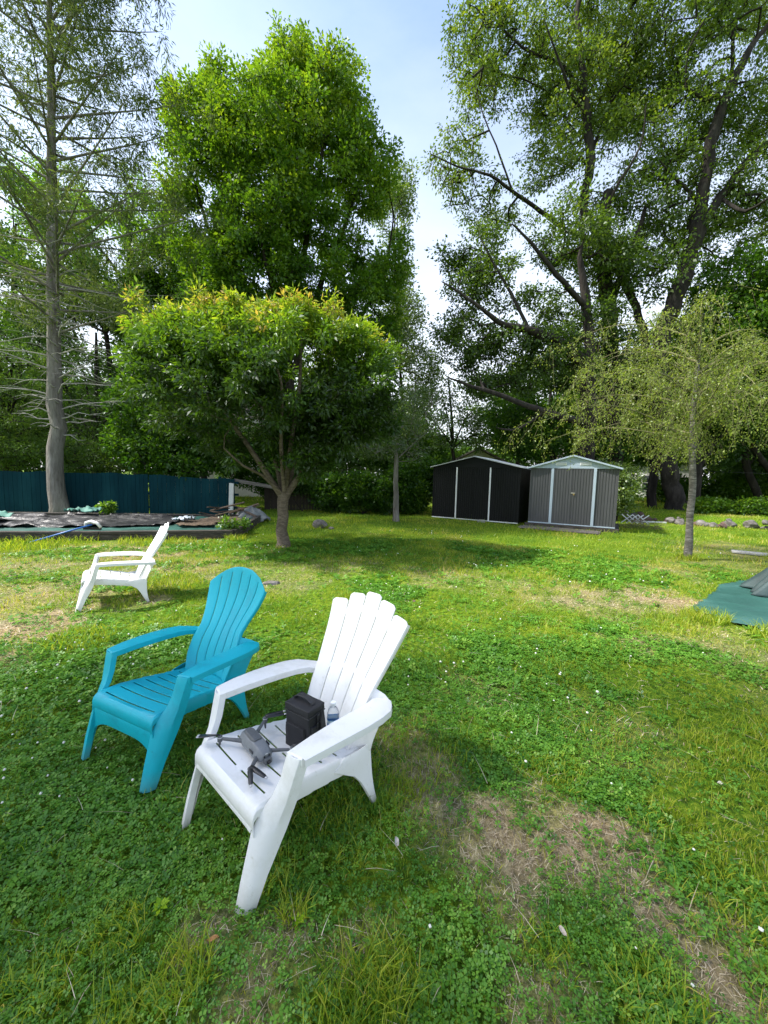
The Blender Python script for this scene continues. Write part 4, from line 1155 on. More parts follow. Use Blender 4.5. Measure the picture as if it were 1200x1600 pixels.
# ------------------------------------------------------------------ trees
def barkmat(name, dark, mid, light, sc=6, st=(1, 1, .22), bump=.9, dist=.03):
    m, N, L, P = nodes(name)
    t = N.new('ShaderNodeTexCoord'); mp = N.new('ShaderNodeMapping'); mp.inputs['Scale'].default_value = st; L.new(t.outputs['Object'], mp.inputs[0])
    v = N.new('ShaderNodeTexVoronoi'); v.inputs['Scale'].default_value = sc * 2.2; v.feature = 'DISTANCE_TO_EDGE'; L.new(mp.outputs[0], v.inputs['Vector'])
    n = N.new('ShaderNodeTexNoise'); n.inputs['Scale'].default_value = sc; n.inputs['Detail'].default_value = 8; n.inputs['Roughness'].default_value = .7; L.new(mp.outputs[0], n.inputs['Vector'])
    r = ramp(N, [(.28, dark), (.5, mid), (.72, light)]); L.new(n.outputs[0], r.inputs[0]); L.new(r.outputs[0], P.inputs['Base Color'])
    a = N.new('ShaderNodeMath'); a.operation = 'ADD'; q = N.new('ShaderNodeMath'); q.operation = 'MULTIPLY'; q.inputs[1].default_value = 1.2; L.new(v.outputs['Distance'], q.inputs[0]); L.new(q.outputs[0], a.inputs[0]); L.new(n.outputs[0], a.inputs[1])
    b = N.new('ShaderNodeBump'); b.inputs['Strength'].default_value = bump; b.inputs['Distance'].default_value = dist; L.new(a.outputs[0], b.inputs['Height']); L.new(b.outputs[0], P.inputs['Normal'])
    P.inputs['Roughness'].default_value = .92; P.inputs['Specular IOR Level'].default_value = .2
    return m
bark_grey = barkmat('conifer_bark', (.07, .06, .052), (.17, .155, .14), (.29, .27, .25), 5)
bark_dark = barkmat('oak_bark', (.010, .009, .008), (.026, .022, .019), (.06, .053, .045), 4)
bark_cherry = barkmat('cherry_bark', (.05, .038, .028), (.13, .105, .08), (.24, .20, .16), 9, (1, 1, 2.6), .8, .015)
bark_chtwig = barkmat('cherry_twig_bark', (.03, .022, .016), (.07, .055, .04), (.12, .10, .075), 12, (1, 1, 1), .3, .005)
bark_birch = barkmat('birch_bark', (.04, .035, .03), (.14, .13, .115), (.36, .34, .31), 8, (1, 1, 4.5), .8, .012)
bark_twig = barkmat('weeping_twig_bark', (.08, .075, .035), (.17, .165, .08), (.28, .27, .15), 20, (1, 1, 1), .2, .004)

def lv(name, a, b, c, d, tr=.42, g=.05, tg=1.6, tcol=(1.0, 1.0, .42)):
    return leafmat(name, [(0, a), (.35, b), (.7, c), (1, d)], tr, tcol, g, tg)
lf_maple = lv('maple_leaf', (.030, .085, .008), (.075, .165, .012), (.14, .24, .016), (.24, .32, .022), .48, .02)
lf_oak = lv('oak_leaf', (.030, .060, .010), (.065, .12, .014), (.115, .18, .020), (.19, .24, .030), .45, .025)
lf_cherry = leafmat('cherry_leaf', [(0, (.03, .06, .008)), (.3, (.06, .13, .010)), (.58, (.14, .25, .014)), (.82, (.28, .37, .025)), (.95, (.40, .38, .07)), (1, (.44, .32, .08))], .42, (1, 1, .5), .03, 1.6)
lf_dark = lv('dark_leaf', (.022, .05, .01), (.045, .10, .016), (.08, .15, .024), (.13, .20, .035), .40, .02)
lf_pale = lv('pale_leaf', (.05, .09, .02), (.09, .15, .03), (.14, .21, .04), (.20, .26, .06), .42)
lf_bright = lv('bright_leaf', (.05, .12, .012), (.09, .19, .016), (.14, .26, .02), (.20, .31, .03), .5)
lf_needle = lv('needle', (.03, .05, .02), (.065, .10, .035), (.10, .14, .05), (.15, .19, .065), .35, .02)
lf_birch = lv('weeping_leaf', (.09, .14, .03), (.16, .22, .045), (.23, .29, .06), (.30, .34, .09), .48, .02)

def smooth_path(pts, rad, seg=.35):
    """Catmull-Rom through points, resampled; adds slight wobble"""
    P = np.array(pts, float); Rr = np.array(rad, float)
    out, ro = [], []
    n = len(P)
    for i in range(n - 1):
        p0 = P[max(i - 1, 0)]; p1 = P[i]; p2 = P[i + 1]; p3 = P[min(i + 2, n - 1)]
        L_ = np.linalg.norm(p2 - p1); k = max(2, int(L_ / seg))
        for j in range(k):
            t = j / k
            q = .5 * ((2 * p1) + (-p0 + p2) * t + (2 * p0 - 5 * p1 + 4 * p2 - p3) * t * t + (-p0 + 3 * p1 - 3 * p2 + p3) * t ** 3)
            out.append(q); ro.append(Rr[i] + (Rr[i + 1] - Rr[i]) * t)
    out.append(P[-1]); ro.append(Rr[-1])
    out = np.array(out)
    w = rng.normal(0, 1, out.shape) * np.array(ro)[:, None] * .13; w[0] = 0
    return out + w, np.array(ro)

def ell_points(lobes, n, shell=.55, thr=.0, seed=0, nsc=.5):
    """random points in ellipsoids, denser near the surface, thinned by noise"""
    vol = np.array([l[3] * l[4] * l[5] for l in lobes]) ** .75; vol = vol / vol.sum()
    out = []
    for l, v in zip(lobes, vol):
        k = max(6, int(n * v))
        d = rng.normal(0, 1, (k, 3)); d /= np.linalg.norm(d, axis=1)[:, None]
        r = rng.random(k) ** (1 / 3.0); r = shell + (1 - shell) * r if shell > 0 else r
        keep_ = rng.random(k) < .85; r[~keep_] = rng.random((~keep_).sum()) ** .5
        r = r * rng.uniform(.86, 1.12, k)
        out.append(d * r[:, None] * [l[3], l[4], l[5]] + [l[0], l[1], l[2]])
    P = np.concatenate(out)
    if thr > 0:
        q = vnoise(P[:, 0] * nsc + P[:, 1] * .3, P[:, 2] * nsc - P[:, 1] * .3, seed + 3)
        P = P[q > thr]
    return P

def grow(limbs, att, seg=.5, rising=.35, order='near', tip=.006, pw=2.3, curve=.25):
    """connect attractors to limb skeleton; returns edges arrays and leaf anchor (pos, dir)"""
    NP, par, fix = [], [], []
    for pts, rad in limbs:
        base = len(NP)
        for i, (p, r) in enumerate(zip(pts, rad)):
            NP.append(p); par.append(base + i - 1 if i else -1); fix.append(r)
    nf = len(NP)
    cap_ = nf + len(att) * 14
    A = np.zeros((cap_, 3)); A[:nf] = NP; pr_ = np.full(cap_, -1); pr_[:nf] = par
    n = nf
    if order == 'near':
        lim = A[:nf]
        dist = np.array([np.min(((lim - a) ** 2).sum(1)) for a in att])
        idx = np.argsort(dist * rng.uniform(.6, 1.5, len(att)))
    else: idx = rng.permutation(len(att))
    anch = []; adir = []; anode = []
    for i in idx:
        a = att[i]
        dv = a - A[:n]; d = np.sqrt((dv ** 2).sum(1))
        cost = d + rising * np.maximum(0, -dv[:, 2]) * 2 + np.where(d < .05, 5, 0)
        j = int(np.argmin(cost)); L_ = d[j]
        k = max(1, min(12, int(L_ / seg + .5)))
        p0 = A[j]; pj = pr_[j]
        pd = (p0 - A[pj]) if pj >= 0 else np.array([0, 0, 1.0]); pd = pd / (np.linalg.norm(pd) + 1e-9)
        c = p0 + pd * L_ * curve + np.array([0, 0, .08 * L_])
        last = j
        for s in range(1, k + 1):
            t = s / k
            q = (1 - t) ** 2 * p0 + 2 * t * (1 - t) * (.5 * c + .5 * (p0 + a) / 2) + t * t * a
            if s < k: q = q + rng.normal(0, .035 * min(L_, 1.5), 3)
            A[n] = q; pr_[n] = last; last = n; n += 1
        anch.append(a); dd = a - p0; adir.append(dd / (np.linalg.norm(dd) + 1e-9)); anode.append(last)
    A = A[:n]; pr_ = pr_[:n]
    w = np.zeros(n); w[np.array(anode)] = tip ** pw
    for i in range(n - 1, nf - 1, -1): w[pr_[i]] += w[i]
    rad = np.maximum(w, tip ** pw) ** (1 / pw)
    return A, pr_, rad, nf, np.array(anch), np.array(adir)

def tubes(A, pr_, rad, nf, k=4, maxr=9):
    """every grown edge as a tapered prism"""
    n = len(A); ch = np.arange(nf, n); pa = pr_[ch]
    p0, p1 = A[pa], A[ch]; r1 = np.minimum(rad[ch], maxr)
    cont = pa >= nf
    r0 = np.where(cont, np.minimum(rad[pa], r1 * 1.5), r1 * 1.25)
    d1 = p1 - p0; d1 /= np.linalg.norm(d1, axis=1)[:, None] + 1e-9
    ref = np.tile(np.array([[.31, .77, .2]]), (len(ch), 1))
    u = np.cross(d1, ref); u /= np.linalg.norm(u, axis=1)[:, None] + 1e-9; v = np.cross(d1, u)
    a = np.arange(k) * 2 * np.pi / k
    ca, sa = np.cos(a), np.sin(a)
    off = u[:, None, :] * ca[None, :, None] + v[:, None, :] * sa[None, :, None]
    p0 = p0 - d1 * r0[:, None] * .3; p1 = p1 + d1 * r1[:, None] * .3
    V = np.concatenate([p0[:, None, :] + off * r0[:, None, None], p1[:, None, :] + off * r1[:, None, None]], 1).reshape(-1, 3)
    i = np.arange(len(ch))[:, None] * 2 * k
    F = np.concatenate([i + np.array([j, (j + 1) % k, k + (j + 1) % k, k + j]) for j in range(k)])
    return V, F

def leaves(P, D, per, size, asp=.5, spread=.3, droop=.2, tint0=.45, tvar=.18, along=.4, flat=.5, clump=None, top_tint=0.0, zr=None, fold=.18):
    """per leaves round each anchor"""
    n = len(P) * per
    p = np.repeat(P, per, 0); d = np.repeat(D, per, 0)
    ct = np.repeat(rng.normal(0, tvar * .8, len(P)), per)
    g = rng.normal(0, 1, (n, 3)); g /= np.linalg.norm(g, axis=1)[:, None]
    rr = rng.random(n) ** .6
    p = p + g * (rr * spread)[:, None] * [1, 1, .75] - d * (rng.random(n) * spread * along)[:, None]
    # leaf axis: outward from the twig, drooping
    ax = g * .8 + d * .6 + rng.normal(0, .45, (n, 3)); ax[:, 2] -= droop * rng.uniform(.2, 1.6, n)
    ax /= np.linalg.norm(ax, axis=1)[:, None]
    up = np.tile(np.array([[0, 0, 1.0]]), (n, 1)) * flat + rng.normal(0, .55, (n, 3))
    s = np.cross(ax, up); s /= np.linalg.norm(s, axis=1)[:, None] + 1e-9
    nn = np.cross(s, ax)
    L_ = size * rng.uniform(.6, 1.3, n); W = L_ * asp * rng.uniform(.75, 1.2, n) / 2
    mid = p + ax * (L_ * .45)[:, None] + nn * (W * fold)[:, None] * 2
    V = np.stack([p, mid + s * W[:, None], p + ax * L_[:, None] - nn * (L_ * .10)[:, None], mid - s * W[:, None]], 1).reshape(-1, 3)
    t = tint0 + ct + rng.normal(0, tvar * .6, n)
    if zr is not None: t = t + top_tint * np.clip((p[:, 2] - zr[0]) / (zr[1] - zr[0]), 0, 1)
    return V, np.arange(n * 4).reshape(-1, 4), np.repeat(np.clip(t, 0, 1), 4)

def limb_mesh(limbs, m, parent, k=12, name='trunk', flare=0.0):
    Vs, Fs, off = [], [], 0
    for li, (pts, rad) in enumerate(limbs):
        n = len(pts); kk = k if rad[0] > .06 else 7
        T = np.gradient(pts, axis=0); T /= np.linalg.norm(T, axis=1)[:, None] + 1e-9
        u = np.cross(T[0], [0.13, 1, .05]); u /= np.linalg.norm(u)
        ring = []
        for i in range(n):
            u = u - T[i] * (u @ T[i]); u /= np.linalg.norm(u); v = np.cross(T[i], u)
            a = np.arange(kk) * 2 * np.pi / kk
            r_ = rad[i] * (1 + .07 * np.sin(a * 3 + li + i * .23) + .05 * rng.normal(0, 1, kk))
            if li == 0 and flare: r_ = r_ * (1 + flare * math.exp(-i / 1.1) * (1 + .4 * np.sin(a * 4 + 1)))
            ring.append(pts[i] + (u[None] * np.cos(a)[:, None] + v[None] * np.sin(a)[:, None]) * r_[:, None])
        V = np.concatenate(ring)
        j = np.arange(kk); jn = (j + 1) % kk
        F = np.concatenate([np.stack([i * kk + j, i * kk + jn, (i + 1) * kk + jn, (i + 1) * kk + j], 1) for i in range(n - 1)])
        Vs.append(V); Fs.append(F + off); off += len(V)
    return npmesh(name, np.concatenate(Vs), np.concatenate(Fs), m, parent, smooth=True)

def tree(name, label, limbs, lobes, natt, per, size, leafm, bark, branch=None, asp=.5, spread=.35, droop=.25, seg=.5, tip=.006, shell=.5, thr=.0, nsc=.5, t0=.45, tvar=.18, group=None, cat='tree', flare=.35, att=None, k=4, rising=.35, maxr=9, top_tint=0, zr=None, curve=.25, flat=.5, lseg=.35):
    base = limbs[0][0][0]
    root = empty(name, (float(base[0]), float(base[1]), 0))
    L_ = [smooth_path(p, r, lseg) for p, r in limbs]
    if att is None: att = ell_points(lobes, natt, shell, thr, len(name) + natt, nsc)
    A, pr_, rad, nf, P, D = grow(L_, att, seg, rising, tip=tip, curve=curve)
    sh = np.array([base[0], base[1], 0])
    limb_mesh([(p - sh, r) for p, r in L_], bark, root, 14, flare=flare)
    V, F = tubes(A - sh, pr_, rad, nf, k, maxr)
    npmesh('branches', V, F, branch or bark, root, smooth=True)
    V, F, T = leaves(P - sh, D, per, size, asp, spread, droop, t0, tvar, top_tint=top_tint, zr=zr, flat=flat)
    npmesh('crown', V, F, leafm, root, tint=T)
    return tag(root, label, cat, group)

# -- cherry tree in the middle of the lawn
ch = [([(-2.24, 8.54, -.08), (-2.24, 8.54, .4), (-2.22, 8.53, .9), (-2.20, 8.52, 1.18)], [.145, .118, .115, .125])]
ch += [([(-2.22, 8.52, 1.1), (-2.8, 8.45, 1.97), (-3.42, 8.3, 2.95), (-3.97, 8.1, 3.92)], [.075, .055, .04, .018]),
       ([(-2.2, 8.52, 1.1), (-2.58, 8.9, 2.21), (-2.96, 9.2, 3.55), (-3.62, 9.6, 4.96)], [.06, .045, .03, .015]),
       ([(-2.2, 8.52, 1.12), (-2.03, 8.4, 2.33), (-1.81, 8.2, 3.49), (-1.76, 8.1, 4.72)], [.07, .055, .035, .015]),
       ([(-2.2, 8.52, 1.12), (-1.72, 8.6, 1.86), (-1.04, 8.7, 2.93), (-0.36, 8.8, 4.07)], [.08, .06, .035, .015]),
       ([(-2.2, 8.52, 1.12), (-2.13, 8, 2.29), (-1.99, 7.5, 3.32), (-2.14, 7.2, 3.92)], [.05, .04, .025, .012]),
       ([(-2.2, 8.52, 1.12), (-1.99, 9.2, 2.25), (-1.65, 9.8, 3.86), (-1.41, 10.2, 5.23)], [.055, .04, .03, .012]),
       ([(-2.2, 8.52, 1.15), (-2.58, 8.2, 1.6), (-2.84, 7.8, 1.77), (-3.1, 7.5, 2.1)], [.045, .035, .025, .012])]
ch_l = [(-2.84, 8.6, 3.94, 1.5, 1.8, 0.74), (-4.17, 8.5, 4.04, 1.13, 1.4, 0.62), (-1.59, 8.6, 4.04, 1.28, 1.6, 0.74), (-0.56, 8.7, 3.77, 0.81, 1.1, 0.89), (-4.55, 8.4, 3.97, 0.58, 0.8, 0.39),
        (-2.56, 8.6, 3.16, 1.71, 1.6, 0.77), (-0.96, 8.6, 2.85, 0.8, 1.1, 0.8), (-2.1, 8.7, 4.41, 1.73, 1.3, 0.4), (-3.59, 8.6, 4.45, 1.11, 1.1, 0.4), (-0.57, 8.2, 2.21, 0.49, 0.6, 0.43), (-3.4, 7.8, 2.74, 0.54, 0.6, 0.34), (-0.08, 8.5, 2.86, 0.42, 0.6, 0.45), (-1.6, 8, 1.94, 0.48, 0.5, 0.29), (-0.81, 8.6, 2.23, 0.71, 0.8, 0.43), (-2.79, 8.2, 1.87, 0.62, 0.6, 0.27), (-1.39, 8.3, 1.63, 0.47, 0.5, 0.18), (-2.51, 8.9, 2.36, 0.88, 0.8, 0.38), (-0.38, 8.6, 1.75, 0.37, 0.4, 0.23), (-3.61, 8.4, 2.29, 0.56, 0.6, 0.31),
        (-4.86, 8.4, 3.99, 0.33, 0.5, 0.19), (-2.85, 8.2, 2.49, 0.76, 0.9, 0.41), (-1.49, 8.9, 2.38, 0.83, 0.8, 0.44), (-3.81, 8.6, 3.47, 0.94, 1.1, 0.48), (-0.22, 8.6, 4.36, 0.43, 0.6, 0.37), (-4.2, 8.6, 4.65, 0.43, 0.6, 0.2), (-2.66, 8.7, 4.91, 0.43, 0.6, 0.2), (-1.39, 8.6, 4.82, 0.43, 0.6, 0.2)]
att = ell_points(ch_l, 2500, .40, .43, 3, 1.25)
# upright new shoots breaking the outline
sp = ell_points([(-2.83, 8.6, 4.69, 2.28, 1.5, 0.26), (-0.84, 8.6, 4.34, 0.78, 1, 0.34), (-4.56, 8.5, 4.42, 0.9, 1, 0.25)], 170, 0, 0, 4)
sho = []
for s_ in sp:
    h_ = rng.uniform(.08, .36); t_ = rng.normal(0, .22, 2)
    for q in np.linspace(0, 1, 4): sho.append(s_ + np.array([t_[0] * h_ * q, t_[1] * h_ * q, h_ * q]))
side = ell_points([(-2.63, 8.6, 3.43, 2.45, 2, 1.14)], 130, .96, 0, 4)
for s_ in side:
    d_ = s_ - np.array([-2.6, 8.6, 3.2]); d_ /= np.linalg.norm(d_)
    if s_[2] < 2.3: continue
    for q in np.linspace(0, .45, 3): sho.append(s_ + d_ * q * .6 + np.array([0, 0, .1 * q]))
att2 = np.array(sho)
att = np.concatenate([att, att2])
tree('cherry_tree', 'low spreading cherry tree with yellow green top on the lawn behind the far chair', ch, None, 0, 44, .105, lf_cherry, bark_cherry, asp=.38, spread=.20, droop=.45, seg=.3, tip=.0022, branch=bark_chtwig, att=att, t0=.08, tvar=.15, top_tint=.72, zr=(3.3, 4.9), cat='cherry tree', flare=.25, curve=.35, rising=.5)  # sunlit top and shaded interior put into leaf tint, plus yellow new growth

# -- conifer at the left with bare lower branches
cx = [(-11.41, 13.4, 0.12), (-11.29, 13.4, 2.33), (-11.22, 13.4, 5.31), (-11.11, 13.4, 7.97), (-10.99, 13.4, 10.53), (-10.85, 13.4, 13.37), (-10.76, 13.4, 16.1), (-10.6, 13.4, 19.0), (-10.55, 13.4, 21.5)]
cx[0] = (-11.3, 13.4, -.1)
con = [(cx, [.26, .225, .195, .165, .13, .10, .07, .045, .015])]
att = []
pr = random.Random(4)
for k in range(95):
    z = 6.3 + 14.5 * (k / 95) + pr.uniform(-.3, .3)
    a = k * 2.4 + pr.uniform(-.4, .4)
    ln = (4.4 if z < 11 else 4.4 - (z - 11) * .33) * pr.uniform(.65, 1.08)
    bx = np.interp(z, [0, 10, 16, 21], [-11.3, -10.85, -10.66, -10.55])
    rise = pr.uniform(.10, .38) * (1 if z > 8 else .5)
    pth = []
    for t in (0.0, .25, .5, .75, 1.0):
        pth.append((bx + math.cos(a) * ln * t, 13.4 + math.sin(a) * ln * t, z + ln * (rise * t * 2.0 - .12 * t * t * ln * .3 + .12 * t ** 3)))
    con.append((pth, [.042, .034, .025, .016, .006]))
    for q in range(13 if z > 7 else 8):
        t = pr.uniform(.42, 1.06); i0 = min(3, int(t * 4)); f_ = t * 4 - i0
        p = [pth[i0][c] + (pth[i0 + 1][c] - pth[i0][c]) * f_ for c in range(3)]
        w = .55 + .3 * (1 - t)
        att.append((p[0] + pr.gauss(0, w), p[1] + pr.gauss(0, w), p[2] + pr.gauss(0, .30) - .10))
# dead bare lower branches
dead = []
for k in range(54):
    z = 2.8 + 5.6 * k / 54; a = k * 2.4 + pr.uniform(-.5, .5); ln = pr.uniform(.7, 3.4) * (0.5 if z < 3.6 else 1)
    bx = np.interp(z, [0, 10], [-11.3, -10.85]); up = pr.uniform(-.12, .45)
    pth = [(bx + math.cos(a) * ln * t, 13.4 + math.sin(a) * ln * t + pr.uniform(-.05, .05), z + ln * (up * t - .34 * t * t + .16 * t ** 3) + (pr.uniform(-.07, .07) if t else 0)) for t in (0, .22, .45, .7, 1)]
    dead.append((pth, [.026, .021, .016, .011, .004]))
    for q in range(3):
        i0 = pr.choice([1, 2, 3]); s_ = pth[i0]; b_ = a + pr.choice([-1, 1]) * pr.uniform(.4, .9); l2 = ln * pr.uniform(.2, .45)
        dead.append(([s_, (s_[0] + math.cos(b_) * l2 * .5, s_[1] + math.sin(b_) * l2 * .5, s_[2] + .05 * l2), (s_[0] + math.cos(b_) * l2, s_[1] + math.sin(b_) * l2, s_[2] - .12 * l2 + pr.uniform(-.1, .2) * l2)], [.011, .007, .002]))
t = tree('conifer', 'tall conifer with straight grey trunk and bare dead lower branches by the teal fence', con, None, 0, 50, .17, lf_needle, bark_grey, asp=.20, spread=.33, droop=.35, seg=.35, tip=.0025, att=np.array(att), t0=.62, cat='conifer', flare=.3, rising=.0, lseg=.6)
sh = np.array([-11.3, 13.4, 0])
limb_mesh([(lambda s: (s[0] - sh, s[1]))(smooth_path(p, r, .3)) for p, r in dead], surf('dead_branch', [(.3, (.18, .165, .15)), (.7, (.42, .40, .37))], 20, .9), t, 6, 'bare_branches')

# -- tall bright maple beyond the fence
mb = (-5.2, 20.5, 0)
mp_ = [([(-5.2, 20.5, -.1), (-5.2, 20.5, 3), (-5.1, 20.4, 7), (-4.99, 20, 11.65), (-4.93, 20, 15.17), (-4.85, 20, 18.29), (-4.85, 20, 20.23)], [.42, .34, .30, .24, .16, .09, .03])]
for q in [(400, 520, 330, 400, 300, 300), (440, 500, 400, 330, 370, 180), (470, 480, 520, 350, 545, 230), (470, 520, 560, 420, 600, 300), (450, 420, 420, 300, 410, 150), (450, 400, 490, 280, 500, 160)]: pass
mp_ += [([(-5.1, 20.4, 6.5), (-6.72, 19.5, 9.9), (-8.24, 19.2, 12.31), (-9.13, 19, 15.21)], [.18, .13, .09, .03]),
        ([(-5.1, 20.4, 7.5), (-6.08, 20.5, 12.49), (-7.35, 21, 16.4), (-7.95, 21, 20.23)], [.17, .12, .08, .03]),
        ([(-5.1, 20.4, 6.0), (-3.42, 20, 10.79), (-2.2, 20, 13.78), (-1.17, 20, 16.97)], [.18, .14, .09, .03]),
        ([(-5.1, 20.4, 8.5), (-3.86, 19, 12.58), (-3.18, 18.4, 15.17), (-2.9, 18.2, 17.58)], [.16, .11, .08, .03]),
        ([(-5.1, 20.4, 5.0), (-4.99, 18.8, 8.2), (-5.22, 17.6, 10.17), (-5.57, 17, 12.12)], [.16, .11, .08, .03]),
        ([(-5.1, 20.4, 5.0), (-1.5, 20, 9.32), (-0.28, 20, 11.76), (0.13, 20, 14.12)], [.14, .10, .06, .03])]
mp_l = [(-4.85, 20, 19.54, 1.92, 2.4, 1.85), (-6.67, 20, 18.67, 1.85, 2.4, 1.85), (-3.17, 20, 18.33, 2.05, 2.6, 2.19), (-8.78, 19.6, 17.6, 1.78, 2, 1.78), (-1.31, 20, 16.11, 1.66, 2.2, 1.99), (-5.22, 18.6, 16.07, 2.93, 3, 2.31), (-8.14, 19.4, 14.97, 2.25, 2.4, 1.93), (-2.74, 19.4, 14.25, 2.73, 2.8, 2.25), (-5.17, 18.4, 12.74, 2.74, 2.6, 1.83),
        (-8.48, 19.4, 12.42, 1.93, 2.2, 1.77), (-6.11, 18.6, 10.64, 2.77, 2.4, 1.54), (-0.61, 20, 12.35, 1.49, 2, 1.99), (-2.65, 19, 10.92, 2.52, 2.4, 1.73), (-7.3, 18.6, 9.21, 1.85, 2, 1.39), (-9.66, 20, 13.91, 1.32, 1.6, 1.32), (-0.85, 19.6, 9.48, 1.62, 2, 1.46), (-4.55, 20, 21.11, 0.66, 1, 0.66), (-9.84, 20, 19.29, 0.86, 1, 0.99), (-2.29, 20, 20.01, 0.99, 1.2, 1.13), (-7.72, 20, 19.75, 0.99, 1.2, 0.99), (-5.3, 20, 20.22, 1.19, 1.4, 1.06)]
tree('maple_tree', 'tall bright green maple with a rounded domed crown in the middle beyond the fence', mp_, mp_l, 2500, 76, .155, lf_maple, bark_dark, asp=.62, spread=.50, droop=.35, seg=.7, tip=.008, shell=.45, thr=.27, nsc=.8, t0=.36, top_tint=.3, zr=(8, 20), cat='maple')

# -- big oaks on the right
GO = 'tall dark limbed oaks behind the sheds'
o1 = [([(14.0, 20.3, -.1), (13.98, 20.3, 3.42), (13.95, 20.4, 6.03), (13.22, 20.4, 8.31), (12.43, 20.4, 10.41), (11.41, 20.4, 12.22), (10.34, 20.4, 13.71), (9.49, 20.4, 15.03), (9.64, 20.4, 17.22), (9.26, 20.4, 19.5), (8.87, 20.4, 22.01), (8.62, 20.4, 24.18), (9.8, 20.4, 27), (9.9, 20.4, 29)], [0.21, 0.19, 0.185, 0.18, 0.18, 0.18, 0.175, 0.17, 0.213, 0.175, 0.138, 0.1, 0.0625, 0.025]),
      ([(10.49, 20.4, 13.47), (8.75, 20.13, 13.75), (7.14, 19.72, 14.39), (5.6, 19.31, 14.99), (4.46, 19.04, 15.43), (2.98, 19.04, 15.78), (1.71, 19.04, 16.29)], [0.138, 0.112, 0.0938, 0.075, 0.0562, 0.0375, 0.015]),
      ([(9.18, 20.4, 19.78), (8.06, 20.4, 21.35), (6.49, 20.4, 21.9), (5.39, 20.4, 22.62), (4.43, 20.4, 23.55)], [0.1, 0.075, 0.0625, 0.0438, 0.015]),
      ([(9.28, 20.4, 19.22), (8.03, 19.04, 18.82), (7.06, 18.5, 19.84), (6.27, 18.22, 21.02)], [0.075, 0.0625, 0.0438, 0.015]),
      ([(9.62, 20.4, 17.51), (10.61, 20.94, 20), (11.49, 21.49, 23.14), (11.93, 21.76, 25.74)], [0.0875, 0.0625, 0.0438, 0.0187]),
      ([(5.6, 19.31, 14.99), (4.85, 19.04, 16.36), (4.05, 19.04, 17.95), (3.54, 19.04, 19.51)], [0.05, 0.0375, 0.025, 0.01]),
      ([(10.34, 20.4, 13.71), (10.21, 19.04, 14.85), (10.9, 18.5, 16.34), (10.86, 18.22, 17.9)], [0.0875, 0.0625, 0.0438, 0.015])]
o1l = [(3.6, 19.72, 21.75, 1.63, 2.45, 1.63), (5.32, 19.72, 22.58, 1.96, 2.45, 1.47), (6.88, 19.72, 21.02, 1.63, 2.72, 1.96), (8.26, 19.72, 22.38, 1.96, 2.72, 1.96), (8.45, 19.72, 19.71, 1.96, 2.72, 1.8), (3.7, 19.04, 19.25, 1.26, 1.9, 1.26), (2.23, 19.04, 16.44, 1.26, 1.77, 1.01), (3.6, 19.04, 14.98, 1.73, 2.04, 1.13), (5.64, 19.31, 14.1, 1.92, 2.45, 1.28), (7.31, 19.45, 17, 1.48, 2.45, 2), (7.75, 19.45, 14.8, 1.77, 2.58, 1.77), (10.39, 19.58, 16.62, 2.01, 2.99, 2.27), (10.54, 20.4, 20.93, 1.86, 2.99, 2.36), (2.97, 19.72, 22.79, 1.11, 1.63, 0.98), (11.96, 21.08, 23.88, 2.09, 3.26, 2.09), (9.8, 20.4, 27, 4.6, 4, 3.4), (2.45, 19.04, 18.18, 0.76, 1.36, 0.95)]
tree('oak_tree', 'tall oak with a dark crooked trunk curving up behind the grey shed', o1, [(q[0] + .7, q[1] + 1.8, q[2] + 1.1, *q[3:]) for q in o1l], 2700, 34, .155, lf_oak, bark_dark, asp=.5, spread=.48, droop=.5, seg=.6, tip=.0095, shell=.3, thr=.37, nsc=.6, t0=.42, group=GO, cat='oak', top_tint=.2, zr=(6, 18))
o2 = [([(14.6, 19.3, -.1), (13.1, 19.31, 7.61), (13.5, 19.31, 9.98), (14.1, 19.31, 12.02), (14.37, 19.31, 13.59), (14.45, 19.31, 14.57), (14.58, 19.31, 15.68), (14.59, 19.31, 17.33), (15.12, 19.31, 19.22), (15.82, 19.31, 20.82), (16.68, 19.31, 22.13), (21, 19.3, 27)], [0.378, 0.357, 0.347, 0.326, 0.304, 0.263, 0.231, 0.225, 0.188, 0.15, 0.1, 0.05]),
      ([(14.42, 19.31, 13.67), (15.28, 19.31, 14.87), (16.17, 19.31, 16.27), (17.23, 19.31, 17.33), (18.82, 19.31, 18.77)], [0.213, 0.175, 0.138, 0.112, 0.0625]),
      ([(14.45, 19.31, 14.57), (13.67, 19.04, 14.93), (12.76, 18.77, 15.26), (11.8, 18.5, 15.84)], [0.1, 0.075, 0.05, 0.0187]),
      ([(14.49, 19.31, 16.51), (15.49, 19.86, 18.89), (16.11, 20.4, 21.89), (15.9, 20.67, 24.63)], [0.125, 0.1, 0.075, 0.05]),
      ([(15.28, 19.31, 14.87), (15.6, 18.22, 13.62), (16.03, 17.68, 13.8), (16.83, 17.14, 13.7)], [0.075, 0.0625, 0.0438, 0.0187])]
